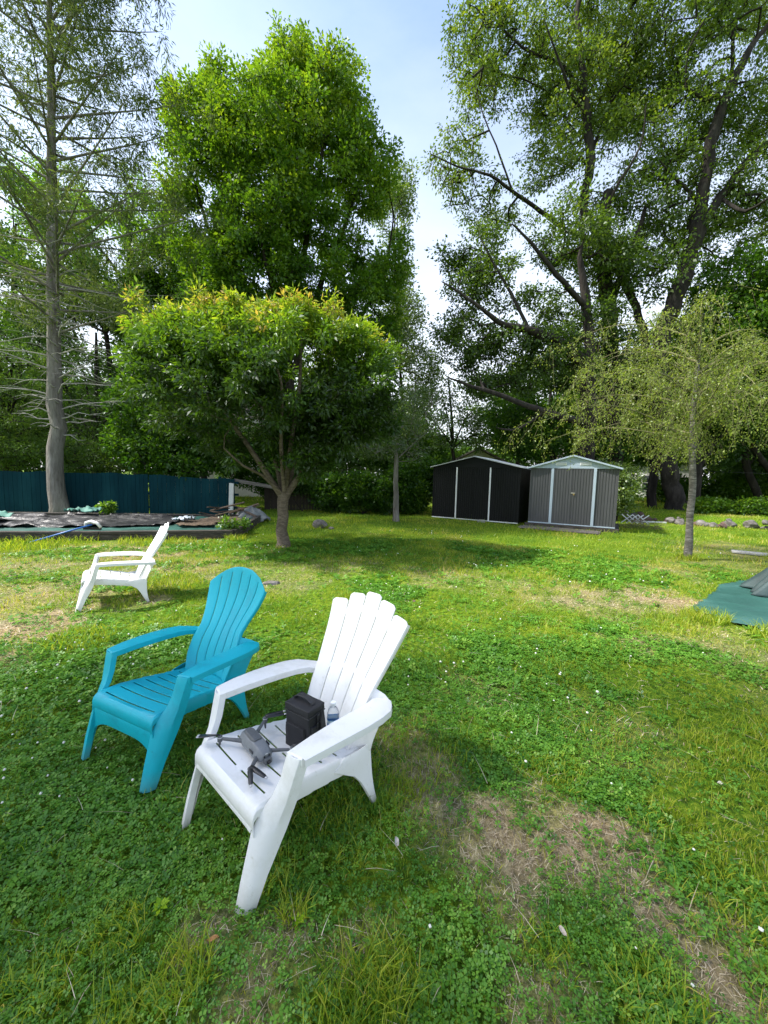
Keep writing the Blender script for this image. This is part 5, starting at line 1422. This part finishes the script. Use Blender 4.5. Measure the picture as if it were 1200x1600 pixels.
o2l = [(12.43, 19.31, 21.52, 2.24, 3.26, 2.24), (12.84, 19.04, 18.14, 2.08, 2.99, 1.89), (12.5, 19.04, 15.45, 1.89, 2.72, 1.64), (15.52, 19.58, 21.86, 2.01, 3.26, 2.27), (15.74, 19.04, 17.94, 1.95, 2.99, 1.95), (13.16, 18.77, 12.55, 1.71, 2.45, 1.43), (15.55, 18.77, 14.78, 2.18, 2.72, 1.43), (16.63, 19.04, 12.5, 1.89, 2.72, 1.58), (12.56, 19.58, 12.42, 1.62, 2.45, 1.49), (17.82, 19.04, 19.82, 1.58, 3.26, 3.15), (17.6, 18.5, 14.65, 1.53, 2.99, 2.14), (19, 19.3, 27, 5, 4, 3.4), (11.75, 19.86, 20.45, 1.51, 2.45, 1.97)]
tree('oak_tree', 'tall oak whose dark forked trunk leans right beside the crooked one', o2, [(q[0] + .7, q[1] + 1.8, q[2] + 1.1, *q[3:]) for q in o2l], 2700, 36, .155, lf_oak, bark_dark, asp=.5, spread=.50, droop=.5, seg=.6, tip=.0095, shell=.3, thr=.30, nsc=.6, t0=.34, group=GO, cat='oak', top_tint=.2, zr=(6, 18))
o3 = [([(9.0, 17.6, -.1), (8.98, 17.5, 4.5), (8.73, 17.4, 6.4), (8.78, 17.4, 7.35), (8.48, 17.4, 9.07), (8.04, 17.4, 11.15)], [0.399, 0.347, 0.294, 0.21, 0.188, 0.1]),
      ([(8.73, 17.4, 6.46), (7.79, 17, 7.12), (6.76, 16.6, 7.43), (5.69, 16.4, 7.74), (4.71, 16.2, 7.75), (3.74, 16, 8.28), (2.69, 16, 8.96), (2.05, 16, 9.31)], [0.231, 0.237, 0.2, 0.15, 0.112, 0.075, 0.05, 0.0187]),
      ([(9.03, 17.5, 4.23), (7.45, 16.6, 4.28), (6.46, 16.2, 4.45), (5.39, 15.8, 4.66), (4.27, 15.5, 4.95), (3.31, 15.4, 5.17), (2.35, 15.4, 5.49)], [0.175, 0.15, 0.125, 0.106, 0.0875, 0.0625, 0.025]),
      ([(6.46, 16.2, 4.45), (5.76, 16, 3.9), (5.06, 15.8, 3.6), (4.36, 15.6, 3.66)], [0.075, 0.0562, 0.0375, 0.015]),
      ([(8.48, 17.4, 9.07), (6.97, 17, 10.15), (5.76, 16.8, 11.27), (4.88, 16.6, 11.87)], [0.125, 0.1, 0.0625, 0.025]),
      ([(5.69, 16.4, 7.74), (4.96, 16.4, 9.07), (4.13, 16.4, 10.28), (3.57, 16.4, 11.23)], [0.075, 0.0625, 0.0375, 0.015])]
o3l = [(2.84, 16, 8.6, 1.32, 1.6, 0.9), (4.33, 16, 9.12, 1.48, 1.8, 1.11), (3.33, 16.3, 10.45, 1.24, 1.6, 0.97), (6.23, 16.4, 9.59, 1.52, 2, 1.36), (2.61, 15.6, 6.28, 1.29, 1.6, 0.93), (4.41, 15.8, 6.38, 1.57, 1.8, 0.89), (6.27, 16, 6.23, 1.48, 1.8, 1.06), (4.93, 15.6, 4.86, 1.29, 1.4, 0.67), (7.91, 17, 8.12, 1.41, 2, 1.41), (3.38, 15.4, 4.67, 1.02, 1.2, 0.61), (2.07, 16.4, 10.48, 0.92, 1.2, 0.71), (7.4, 17, 11.67, 1.69, 2, 1.41), (2.1, 15.8, 7.3, 0.89, 1.2, 0.78), (9.34, 17.4, 10.14, 1.44, 2, 1.44), (9.55, 17.2, 7.7, 1.31, 1.8, 1.14), (11.16, 18, 6.05, 1.37, 1.8, 1.07), (8.1, 17, 5.48, 1.41, 1.8, 0.84)]
tree('oak_tree', 'broad dark oak with low limbs reaching left above the black shed', o3, [(q[0] + .7, q[1] + 1.8, q[2] + 1.1, *q[3:]) for q in o3l], 1900, 32, .14, lf_oak, bark_dark, asp=.55, spread=.42, droop=.4, seg=.5, tip=.006, shell=.3, thr=.26, nsc=.7, t0=.24, group=GO, cat='oak', top_tint=.2, zr=(6, 14))
o4 = [([(12.3, 20.6, -.1), (11.4, 20, 5.26), (11.18, 20, 7.76), (10.76, 20, 10.21), (10.42, 20, 12.59), (10.42, 20, 15.51)], [0.473, 0.42, 0.378, 0.347, 0.294, 0.21]), ([(10.76, 20, 10.21), (11.73, 20, 12.62), (12.31, 20, 14.98)], [0.188, 0.15, 0.075])]
tree('oak_tree', 'straight thick oak trunk farther back between the crooked oak and the shed', o4, [(10.79, 20, 14.65, 2.32, 3, 1.99), (12.25, 20, 12.04, 2.32, 3, 1.66), (10.31, 20.5, 12.25, 2.04, 3, 1.7), (11.24, 20, 9, 1.99, 2.4, 1.19)], 380, 30, .18, lf_oak, bark_dark, asp=.55, spread=.55, seg=.8, tip=.008, shell=.2, thr=.3, t0=.35, group=GO, cat='oak')

# -- slender tree behind the cherry, in front of the hedge
tree('young_tree', 'slender young tree with a thin crown on the lawn left of the black shed', [([(0.45, 14.1, -.05), (0.41, 14.1, 1.74), (0.35, 14.1, 2.88), (0.18, 14.1, 4.23)], [.10, .085, .06, .02]), ([(0.37, 14.1, 2.2), (1.08, 14, 2.89), (1.72, 13.8, 3.44)], [.03, .022, .01]), ([(0.37, 14.1, 2.43), (-0.3, 14.2, 3.1), (-1.01, 14.4, 3.46)], [.03, .02, .01])],
     [(-0.09, 14.1, 4, 1.4, 1.5, 0.7), (1.06, 14, 3.56, 1.16, 1.3, 0.56), (-0.97, 14, 2.84, 1.27, 1.4, 0.6), (0.4, 13.8, 2.63, 1.37, 1.4, 0.5), (1.26, 14, 4.35, 0.83, 1, 0.56), (-1.72, 14.4, 3.44, 0.86, 1, 0.72)], 520, 26, .09, lf_pale, bark_grey, asp=.35, spread=.30, droop=.3, seg=.35, tip=.004, shell=.1, t0=.22, thr=.15)

# -- weeping tree at right
bt = (6.64, 8.32, 0)
trunk = [([(6.64, 8.32, -.08), (6.62, 8.32, .7), (6.58, 8.31, 1.6), (6.50, 8.30, 2.4), (6.44, 8.3, 3.44), (6.45, 8.3, 4.22), (6.43, 8.3, 4.99)], [.080, .066, .062, .058, .042, .03, .015])]
pr = random.Random(21)
arms = []
for k in range(26):
    a = k * 2.4 + pr.uniform(-.3, .3); z0 = pr.uniform(2.4, 4.6); ln = pr.uniform(1.3, 3.2) * (1.0 if z0 < 3.6 else .85)
    bx = np.interp(z0, [2.4, 3.5, 5.1], [6.50, 6.46, 6.42]); rise = pr.uniform(.25, .75)
    pth = [(bx + math.cos(a) * ln * t, 8.3 + math.sin(a) * ln * t, z0 + 1.35 * rise * math.sin(t * 2.3) - .25 * t * t) for t in (0, .2, .4, .6, .8, 1)]
    arms.append((pth, [.024, .019, .014, .010, .006, .003]))
root = empty('weeping_tree', bt)
tag(root, 'small weeping tree with pale speckled trunk and drooping yellow green twigs at right', 'weeping tree')
sh = np.array(bt)
A_ = [smooth_path(p, r, .25) for p, r in trunk + arms]
limb_mesh([(p - sh, r) for p, r in A_[:1]], bark_birch, root, 14, 'trunk', .2)
limb_mesh([(p - sh, r) for p, r in A_[1:]], bark_twig, root, 7, 'branches')
strands = []; LP, LD = [], []
for (p, r) in A_[1:]:
    for q in range(16):
        i = pr.randrange(1, len(p)); s = p[i].copy(); a = pr.uniform(0, 6.28); ln = pr.uniform(.35, 2.1)
        ln = min(ln, max(.3, s[2] - 1.85 + pr.uniform(-.1, .4)))
        cur = [s]; vel = np.array([math.cos(a) * pr.uniform(.25, .8), math.sin(a) * pr.uniform(.25, .8), pr.uniform(.1, .5)])
        for st in range(8):
            vel = vel * .84 + np.array([pr.gauss(0, .12), pr.gauss(0, .12), -.17]); cur.append(cur[-1] + vel / np.linalg.norm(vel) * ln / 8)
        c_ = np.array(cur); strands.append((c_, np.linspace(.0055, .0018, 9)))
        for st in range(9):
            for _ in range(3):
                LP.append(c_[st] + rng.normal(0, .02, 3)); d = vel / np.linalg.norm(vel); LD.append(d)
        for _ in range(2):
            j = pr.randrange(2, 7); a2 = pr.uniform(0, 6.28); l2 = ln * .35
            c2 = np.array([c_[j], c_[j] + np.array([math.cos(a2) * .5, math.sin(a2) * .5, -.1]) * l2, c_[j] + np.array([math.cos(a2) * .8, math.sin(a2) * .8, -.6]) * l2])
            strands.append((c2, np.array([.003, .0025, .0015])))
            for _ in range(5): LP.append(c2[pr.choice([1, 2])] + rng.normal(0, .03, 3)); LD.append(np.array([0, 0, -1.0]))
Vs, Fs, off = [], [], 0
for c_, r_ in strands:      # thin three-sided twigs
    n = len(c_); a = np.arange(3) * 2.094
    V = (c_[:, None, :] + np.stack([np.cos(a), np.sin(a), a * 0], 1)[None] * r_[:, None, None]).reshape(-1, 3)
    j = np.arange(3); F = np.concatenate([np.stack([i * 3 + j, i * 3 + (j + 1) % 3, i * 3 + 3 + (j + 1) % 3, i * 3 + 3 + j], 1) for i in range(n - 1)])
    Vs.append(V); Fs.append(F + off); off += len(V)
npmesh('hanging_twigs', np.concatenate(Vs) - sh, np.concatenate(Fs), bark_twig, root)
V, F, T = leaves(np.array(LP) - sh, np.array(LD), 2, .046, .5, .07, .2, .55, .25, .5)
npmesh('crown', V, F, lf_birch, root, tint=T)

# -- trees beyond the fence and behind the sheds: each its own crown and trunk
GT = 'trees standing beyond the yard'
def bt_tree(name, label, base, tops, lobes, n, per, size, lm, t0=.45, bark=bark_dark, r=.18, thr=.15, shell=.3, asp=.55, spread=.5, cat='tree', droop=.3):
    limbs = [([(base[0], base[1], -.1)] + tops, list(np.linspace(r, r * .25, len(tops) + 1)))]
    c = tops[-1]
    for i, l in enumerate(lobes[:6]):
        s = tops[max(0, len(tops) // 2 - 1)]
        limbs.append(([s, tuple((s[q] + l[q]) / 2 + (.4 if q == 2 else 0) for q in range(3)), (l[0], l[1], l[2])], [r * .45, r * .3, r * .1]))
    return tree(name, label, limbs, lobes, n, per, size, lm, bark, asp=asp, spread=spread, droop=droop, seg=.8, tip=.008, shell=shell, thr=thr, t0=t0, group=GT, cat=cat, k=3, lseg=.7)
bt_tree('deciduous_tree', 'bright yellow green tree rising behind the conifer trunk at left', (-14.6, 23), [(-14.78, 23, 8.05), (-14.82, 23, 11.92), (-14.51, 23, 15.33), (-14.27, 23, 17.01)], [(-14.67, 23, 16, 2.48, 3, 1.71), (-17.23, 23, 14.6, 2.28, 3, 1.52), (-13.67, 23, 13.66, 1.71, 2.4, 1.52), (-19.39, 24, 16.88, 1.99, 3, 1.59), (-15.53, 23, 12.25, 2.67, 3, 1.37)], 700, 40, .19, lf_bright, .55, thr=.3)
bt_tree('deciduous_tree', 'yellow green tree at the far left edge behind the conifer', (-22, 23), [(-21.25, 23, 7.9), (-21.37, 23, 11.77), (-20.97, 23, 15.19)], [(-21.08, 23, 16.19, 1.9, 3, 1.71), (-23.06, 23, 13.45, 2.28, 3, 1.9), (-20.58, 23, 12.82, 1.9, 2.4, 1.52), (-21.48, 23, 10.02, 2.28, 2.4, 1.37)], 600, 40, .19, lf_bright, .4, thr=.25)
bt_tree('deciduous_tree', 'dark thin trunked tree with a leaning stem left of the cherry crown', (-15.8, 21), [(-14.72, 21, 4.82), (-14.79, 21, 8.76), (-15.51, 21, 11.29), (-16.11, 21, 12.53)], [(-15.23, 21, 10.03, 2.09, 2.4, 1.04), (-16.84, 21, 11.26, 1.74, 2.4, 1.04), (-13.26, 21, 9.44, 1.39, 2, 1.04), (-18.27, 21, 9.32, 1.74, 2, 1.04)], 420, 34, .17, lf_dark, .6, thr=.3, r=.16)
bt_tree('deciduous_tree', 'tree of mid green leaves filling the gap between conifer and maple', (-11.0, 24), [(-12.15, 24, 8.4), (-12.24, 24, 12.44), (-11.99, 24, 14.94)], [(-12.22, 24, 13.52, 1.79, 2.6, 1.99), (-13.6, 24, 11.32, 1.99, 2.6, 1.43), (-11.32, 24, 11.37, 1.99, 2.6, 1.59), (-12.91, 23, 8.8, 2.28, 2.6, 1.37)], 560, 36, .19, lf_maple, .35, thr=.25)
bt_tree('maple_tree', 'low maple with drooping dark green boughs hanging over the teal fence', (-8.2, 17.3), [(-8.99, 17, 2.09), (-9.08, 17, 4.01), (-9.17, 17, 5.89)], [(-8.96, 16.6, 5.53, 1.65, 1.8, 1.1), (-9.83, 16.2, 4.13, 1.34, 1.5, 1.34), (-7.89, 16, 3.88, 1.59, 1.6, 1.32), (-6.79, 15.8, 2.61, 1.18, 1.2, 0.92), (-9.01, 15.6, 2.42, 1.42, 1.2, 1.03), (-7.59, 15.3, 1.93, 1.27, 1, 0.56), (-10.4, 16, 2.8, 0.79, 1.2, 0.79), (-7.23, 16.6, 5.04, 1.1, 1.6, 1.1)], 1000, 40, .15, lf_maple, .15, thr=.0, shell=.5, spread=.36, cat='maple')
bt_tree('hemlock', 'dark hemlock with layered sprays at the far left edge over the fence', (-15.5, 16.5), [(-16.09, 16.5, 1.36), (-16.05, 16.5, 4.03), (-16.01, 16.5, 6.62)], [(-15.23, 16.2, 6.04, 1.34, 1.6, 0.48), (-14.8, 15.8, 4.7, 1.44, 1.6, 0.42), (-14.82, 15.6, 3.41, 1.55, 1.6, 0.46), (-14.19, 15.4, 2.41, 1.53, 1.4, 0.41), (-16.47, 16, 3.94, 1.32, 1.6, 2.12), (-12.65, 16, 2.36, 1.32, 1.2, 0.42), (-12.18, 16.4, 1.86, 1.63, 1.2, 0.38), (-15.44, 15.6, 1.88, 1.55, 1.2, 0.36)], 1000, 44, .10, lf_dark, .62, thr=.0, asp=.3, spread=.34, cat='hemlock')
bt_tree('pine_tree', 'dark pine behind the conifer trunk with loose needle sprays', (-14.5, 19.5), [(-14.45, 19.5, 2.69), (-14.31, 19.5, 5.81), (-14.2, 19.5, 8.24)], [(-17.04, 19.5, 7.57, 1.94, 2, 0.81), (-14.91, 19.5, 6.41, 2.26, 2, 0.71), (-17.05, 19, 5.03, 1.89, 2, 0.75), (-13.69, 19, 4.51, 2.2, 2, 0.69), (-14.89, 18.5, 3.21, 2.45, 2, 0.61), (-12.19, 18.5, 2.67, 1.84, 2, 0.61), (-17.8, 19, 2.89, 1.89, 2, 0.69)], 700, 40, .16, lf_dark, .25, asp=.14, spread=.5, thr=.15, cat='pine')
bt_tree('deciduous_tree', 'pale leaved tree right of the tall maple against the white sky', (2.0, 25), [(0.96, 25, 6.65), (0.71, 25, 11.3), (0.25, 25, 15.05), (0.26, 25, 17.97)], [(0.21, 25, 19.59, 1.24, 2, 1.24), (0.03, 25, 17.61, 1.41, 2, 1.32), (0.79, 25, 15.43, 1.08, 2, 1.41), (0.06, 25, 13.55, 1.49, 2, 1.49), (1.11, 25, 11.31, 1.16, 2.2, 1.49), (0.14, 24, 9.8, 1.79, 2.2, 1.59), (1.73, 24, 7.97, 1.59, 2, 1.59)], 760, 34, .16, lf_pale, .45, thr=.27, r=.11)
bt_tree('deciduous_tree', 'light olive tree seen above the left end of the black shed', (4.6, 25), [(4.32, 25, 3.53), (4.1, 25, 5.93), (3.82, 25, 7.89)], [(3.46, 25, 6.71, 1.66, 2, 1.16), (5.52, 25, 5.96, 1.66, 2, 1.16), (3.79, 24, 4.6, 1.83, 2, 0.95), (6.54, 24, 4.28, 1.59, 2, 0.87), (1.87, 25, 5.88, 1.49, 2, 1.66)], 460, 34, .16, lf_pale, .35, thr=.3, r=.14)
bt_tree('deciduous_tree', 'dark tree massed behind the grey shed roof', (11.0, 22.5), [(9.26, 22, 3.43), (9.13, 22, 5.54), (9.02, 22, 7.27)], [(7.79, 21, 3.66, 1.74, 2, 0.9), (9.89, 22, 4.86, 2.19, 2.4, 1.46), (11.56, 21, 3.75, 1.74, 2, 1.25), (7.01, 22, 5.14, 1.46, 2, 1.31), (12.28, 22, 6.31, 2.19, 2.4, 1.68)], 800, 40, .17, lf_maple, .2, thr=.1)
bt_tree('deciduous_tree', 'mid green tree at the far right above the weeping crown', (24.5, 22), [(19.8, 21, 3.61), (18.94, 21, 8.24), (18.26, 21, 11.43)], [(17.01, 20, 11.55, 1.99, 2.4, 1.32), (18.72, 20, 10.39, 1.99, 2.4, 1.66), (16.29, 20, 9.42, 1.99, 2.4, 1.52), (18.75, 20, 7.32, 1.99, 2.4, 1.52), (20.44, 20, 9.21, 1.99, 2.4, 2.65), (15.94, 20.5, 7.38, 1.7, 2.2, 1.56)], 900, 40, .19, lf_maple, .25, thr=.12)
bt_tree('deciduous_tree', 'shaded tree with a thin dark trunk left of the birch trunk', (17.4, 25.5), [(17.42, 25, 4.24), (16.97, 25, 7.02), (16.6, 25, 8.97)], [(16.7, 25, 7.8, 2.48, 2.6, 1.9), (15.29, 25, 5.39, 2.07, 2.4, 1.49), (17.75, 24, 5.7, 1.99, 2.4, 1.43), (15.31, 23, 3.64, 1.52, 2, 0.84)], 620, 38, .19, lf_dark, .5, thr=.15)
bt_tree('deciduous_tree', 'dark trunked tree standing directly behind the birch trunk', (17.2, 21.3), [(16.78, 21, 2.17), (16.59, 21, 4.88), (16.43, 21, 8.18)], [(16.79, 21, 6.22, 1.74, 2.2, 1.6), (18.63, 21, 4.93, 1.6, 2, 1.25), (15.43, 21.5, 6.62, 1.42, 2, 1.28)], 380, 36, .18, lf_maple, .2, thr=.2, r=.24)
bt_tree('deciduous_tree', 'shaded tree with a thick trunk at the right frame edge', (22.8, 23), [(20.36, 22, 2.62), (20.16, 22, 5.1), (20, 22, 7.18)], [(20.15, 22, 5.8, 1.82, 2.2, 1.68), (22.13, 22, 4.09, 1.68, 2, 1.46), (18.91, 22, 4.01, 1.68, 2, 1.09)], 380, 36, .18, lf_dark, .4, thr=.2, r=.22)
bt_tree('deciduous_tree', 'second shaded trunk at the right frame edge', (25.2, 24), [(22.9, 23.5, 2.71), (22.55, 23.5, 5.73), (22.49, 23.5, 7.59)], [(23.66, 23, 6.05, 1.9, 2.2, 2.13), (22.52, 23, 3.07, 1.75, 2, 0.91)], 260, 36, .18, lf_dark, .5, thr=.2, r=.18)

bt_tree('deciduous_tree', 'dense dark tree filling the gap behind the conifer trunk above the fence', (-18.5, 27), [(-19.57, 27, 3.11), (-19.6, 27, 7.42), (-19.66, 27, 10.78)], [(-23.64, 27, 9.02, 2.68, 3, 2.68), (-19.81, 27, 7.42, 2.68, 3, 2.68), (-16.27, 27, 9.19, 2.24, 3, 3.13), (-20.93, 26, 3.85, 3.44, 3, 2.15), (-16.25, 26, 3.96, 2.58, 3, 2.15), (-24.71, 26, 4.59, 2.58, 3, 2.58)], 1000, 34, .22, lf_dark, .45, thr=.18)
bt_tree('deciduous_tree', 'dense mid green tree behind the cherry crown', (-8.8, 27), [(-8.94, 27, 3.36), (-8.91, 27, 7.67), (-8.89, 27, 11.02)], [(-11.09, 27, 7.62, 2.68, 3, 2.68), (-7.17, 27, 7.71, 3.13, 3, 3.13), (-3.68, 27, 6.94, 2.68, 3, 2.68), (-1.8, 26, 3.46, 2.58, 3, 1.72), (-5.21, 26, 3.8, 2.58, 3, 1.72), (-11.15, 26, 4.08, 1.72, 2, 1.29)], 900, 34, .22, lf_dark, .5, thr=.18)
bt_tree('deciduous_tree', 'dark tree closing the view between young tree and black shed', (2.5, 29), [(1.81, 29, 2.81), (1.73, 29, 5.62), (1.67, 29, 7.46)], [(-0.16, 29, 5.58, 1.92, 3, 1.92), (2.4, 28, 4.15, 1.85, 3, 1.58), (4.01, 28, 3.74, 1.39, 2.4, 1.21), (1.29, 28, 2.76, 2.32, 2.4, 1.11)], 520, 34, .22, lf_maple, .15, thr=.12)
bt_tree('deciduous_tree', 'dark tree rising behind both shed roofs', (9.5, 28), [(9.5, 28, 3.86), (9.3, 28, 7.44), (9.18, 28, 9.63)], [(7.95, 28, 7.41, 2.32, 3, 1.85), (10.6, 28, 8.35, 2.78, 3, 2.32), (13.31, 28, 8.41, 2.78, 3, 2.32), (8.99, 28, 4.76, 2.78, 3, 1.39), (12.67, 28, 4.39, 2.78, 3, 1.67), (16.15, 28, 6.71, 2.78, 3, 2.78)], 900, 34, .22, lf_dark, .45, thr=.15)
bt_tree('deciduous_tree', 'dense dark tree at far right behind the weeping twigs', (24.0, 30), [(23.88, 30, 4.35), (23.51, 30, 8.17), (23.23, 30, 10.98)], [(20.84, 30, 10.92, 2.98, 3, 2.98), (24.19, 30, 11, 2.98, 3, 2.98), (27.54, 30, 11.07, 2.98, 3, 3.48), (22.33, 30, 5.28, 3.48, 3, 2.48), (26.76, 30, 4.9, 3.48, 3, 2.48), (19.44, 30, 4.73, 1.99, 3, 1.99)], 1100, 34, .24, lf_dark, .5, thr=.15)

# shrubs
GS = 'shrubs along the yard boundary'
def shrub(label, x, y, lobes, n, per, size, lm, t0=.4, cat='shrub', asp=.6, spread=.28, name='shrub'):
    limbs = [([(x, y, -.05), (x + .05, y, .4)], [.03, .02])] + [([(x, y, 0), ((x + l[0]) / 2, (y + l[1]) / 2, l[2] * .45), (l[0], l[1], l[2])], [.02, .014, .006]) for l in lobes]
    return tree(name, label, limbs, lobes, n, per, size, lm, bark_dark, asp=asp, spread=spread, droop=.2, seg=.4, tip=.004, shell=.4, t0=t0, group=GS, cat=cat, k=3, flare=0)
shrub('dense dark vine hedge left of the slender young tree', -.9, 16.6, [(-2.3, 16.8, .9, .9, .6, .8), (-1.2, 16.6, 1.0, .9, .6, .85), (-.2, 16.5, .9, .8, .6, .75), (.6, 16.7, 1.2, .7, .6, .9)], 560, 34, .13, lf_maple, .12)
shrub('dark leafy bush against the left side of the black shed', 1.5, 17.0, [(1.3, 16.9, .9, .7, .6, .8), (.9, 17.1, 1.5, .7, .6, .8), (2.0, 17.6, 1.6, .6, .6, 1.0)], 400, 34, .13, lf_maple, .22)
shrub('shaded vines hanging over the old fence behind the cherry trunk', -3.6, 17.0, [(-3.6, 17.1, 1.3, 1.2, .4, .5), (-4.6, 17.0, 1.5, .8, .4, .5)], 260, 30, .13, lf_dark, .4)
shrub('dark boughs hanging before the cream house behind the cherry trunk', -5.0, 18.2, [(-5.4, 18.2, 2.6, .9, .5, .8), (-4.2, 18.3, 2.9, .9, .5, .8), (-6.2, 18.2, 3.0, .8, .5, .9), (-4.8, 18.2, 1.9, .9, .5, .5), (-3.0, 18.3, 2.4, .8, .5, .8), (-6.2, 18.2, 1.5, .9, .4, .6), (-5.2, 18.2, 1.2, .9, .4, .7), (-7.2, 18.3, 1.8, .8, .4, .8)], 640, 26, .13, lf_maple, .2)
shrub('yellow green shrub just right of the grey shed', 9.6, 15.9, [(9.5, 15.9, 1.1, .7, .6, .9), (10.1, 16.4, 1.5, .6, .6, .8), (9.3, 16.4, 1.9, .5, .5, .6)], 380, 32, .10, lf_pale, .55)
shrub('low bright seedling growing by the conifer foot on the bed edge', -9.0, 12.55, [(-9.0, 12.5, .42, .25, .2, .14)], 26, 14, .11, lf_bright, .6, spread=.12)
shrub('small leafy weed at the right front corner of the pool bed', -3.95, 9.75, [(-3.95, 9.7, .33, .22, .2, .2), (-3.8, 10.3, .3, .18, .2, .15)], 50, 14, .08, lf_bright, .5, spread=.12)
shrub('low fern-like bush at the left frame edge beneath the weeping tree background', 14.8, 17.2, [(14.6, 17.4, .6, .9, .5, .35), (16.4, 17.0, .6, 1.0, .5, .4)], 240, 26, .12, lf_maple, .35)
shrub('dark undergrowth beyond the upper lawn at right', 22, 24.0, [(19.5, 25.5, 1.1, 2, .8, 1.0), (22.5, 24.5, 1.3, 2, .8, 1.2), (25.5, 23.5, 1.4, 2, .8, 1.2)], 620, 34, .18, lf_maple, .3, spread=.4)
shrub('dark undergrowth left of the birch trunk beyond the lawn', 14.5, 25.2, [(13, 26, .9, 1.6, .8, .8), (15.6, 26.6, .7, 1.4, .8, .6)], 300, 34, .18, lf_dark, .4, spread=.4)

# unseen trees added on the sun's side to shade the near lawn and chairs
bt_tree('deciduous_tree', 'large unseen tree added outside the left edge of the view to shade the chairs', (-15.0, 2.0), [(-14.9, 2.0, 5), (-14.5, 2.0, 10), (-14, 2.0, 15)], [(-13.8, 2.3, 14.6, 2.4, 1.3, 2.0), (-13.4, .4, 15.6, 2.3, 1.5, 2.0), (-13.6, 2.2, 18.0, 2.4, 1.3, 2.0), (-13.4, .4, 19.6, 2.4, 1.6, 2.0), (-12.4, 1.8, 21.4, 2.4, 1.4, 2.0)], 230, 13, .34, lf_maple, t0=.4, thr=.2)
bt_tree('deciduous_tree', 'large unseen tree added behind the camera on the left to shade the near lawn', (-14.5, -2.8), [(-14.4, -2.7, 5), (-14.2, -2.6, 10), (-14, -2.4, 15)], [(-13.6, -1.4, 14.0, 2.4, 1.6, 2.0), (-13.2, -2.4, 16.4, 2.6, 1.8, 2.0), (-13.0, -1.2, 18.6, 2.6, 1.8, 2.0), (-12.4, -2.4, 21, 2.4, 1.8, 2.0)], 200, 13, .34, lf_maple, t0=.4, thr=.2)

# -- the far wood behind everything: one mass nobody could count
P = []
for a0 in np.linspace(-1.12, 1.12, 260):
    d = 46 + 8 * rng.random(); hgt = (7.5 + 4.5 * vnoise(a0 * 14, 0.5, 71)) * (1.15 if abs(a0 - .2) > .1 else .6)
    x0, y0 = d * math.sin(a0), d * math.cos(a0)
    if -16 < x0 < -4 and y0 < 40: continue
    k = 60; P.append(np.stack([x0 + rng.normal(0, .9, k), y0 + rng.normal(0, .9, k), rng.random(k) ** .8 * hgt], 1))
P = np.concatenate(P); D = rng.normal(0, 1, P.shape); D /= np.linalg.norm(D, axis=1)[:, None]
V, F, T = leaves(P, D, 12, .42, .6, .7, .2, .4, .2)
o = npmesh('far_wood', V, F, lf_dark, tint=T); tag(o, 'far wood closing the view behind the yard', 'woods', kind='stuff')
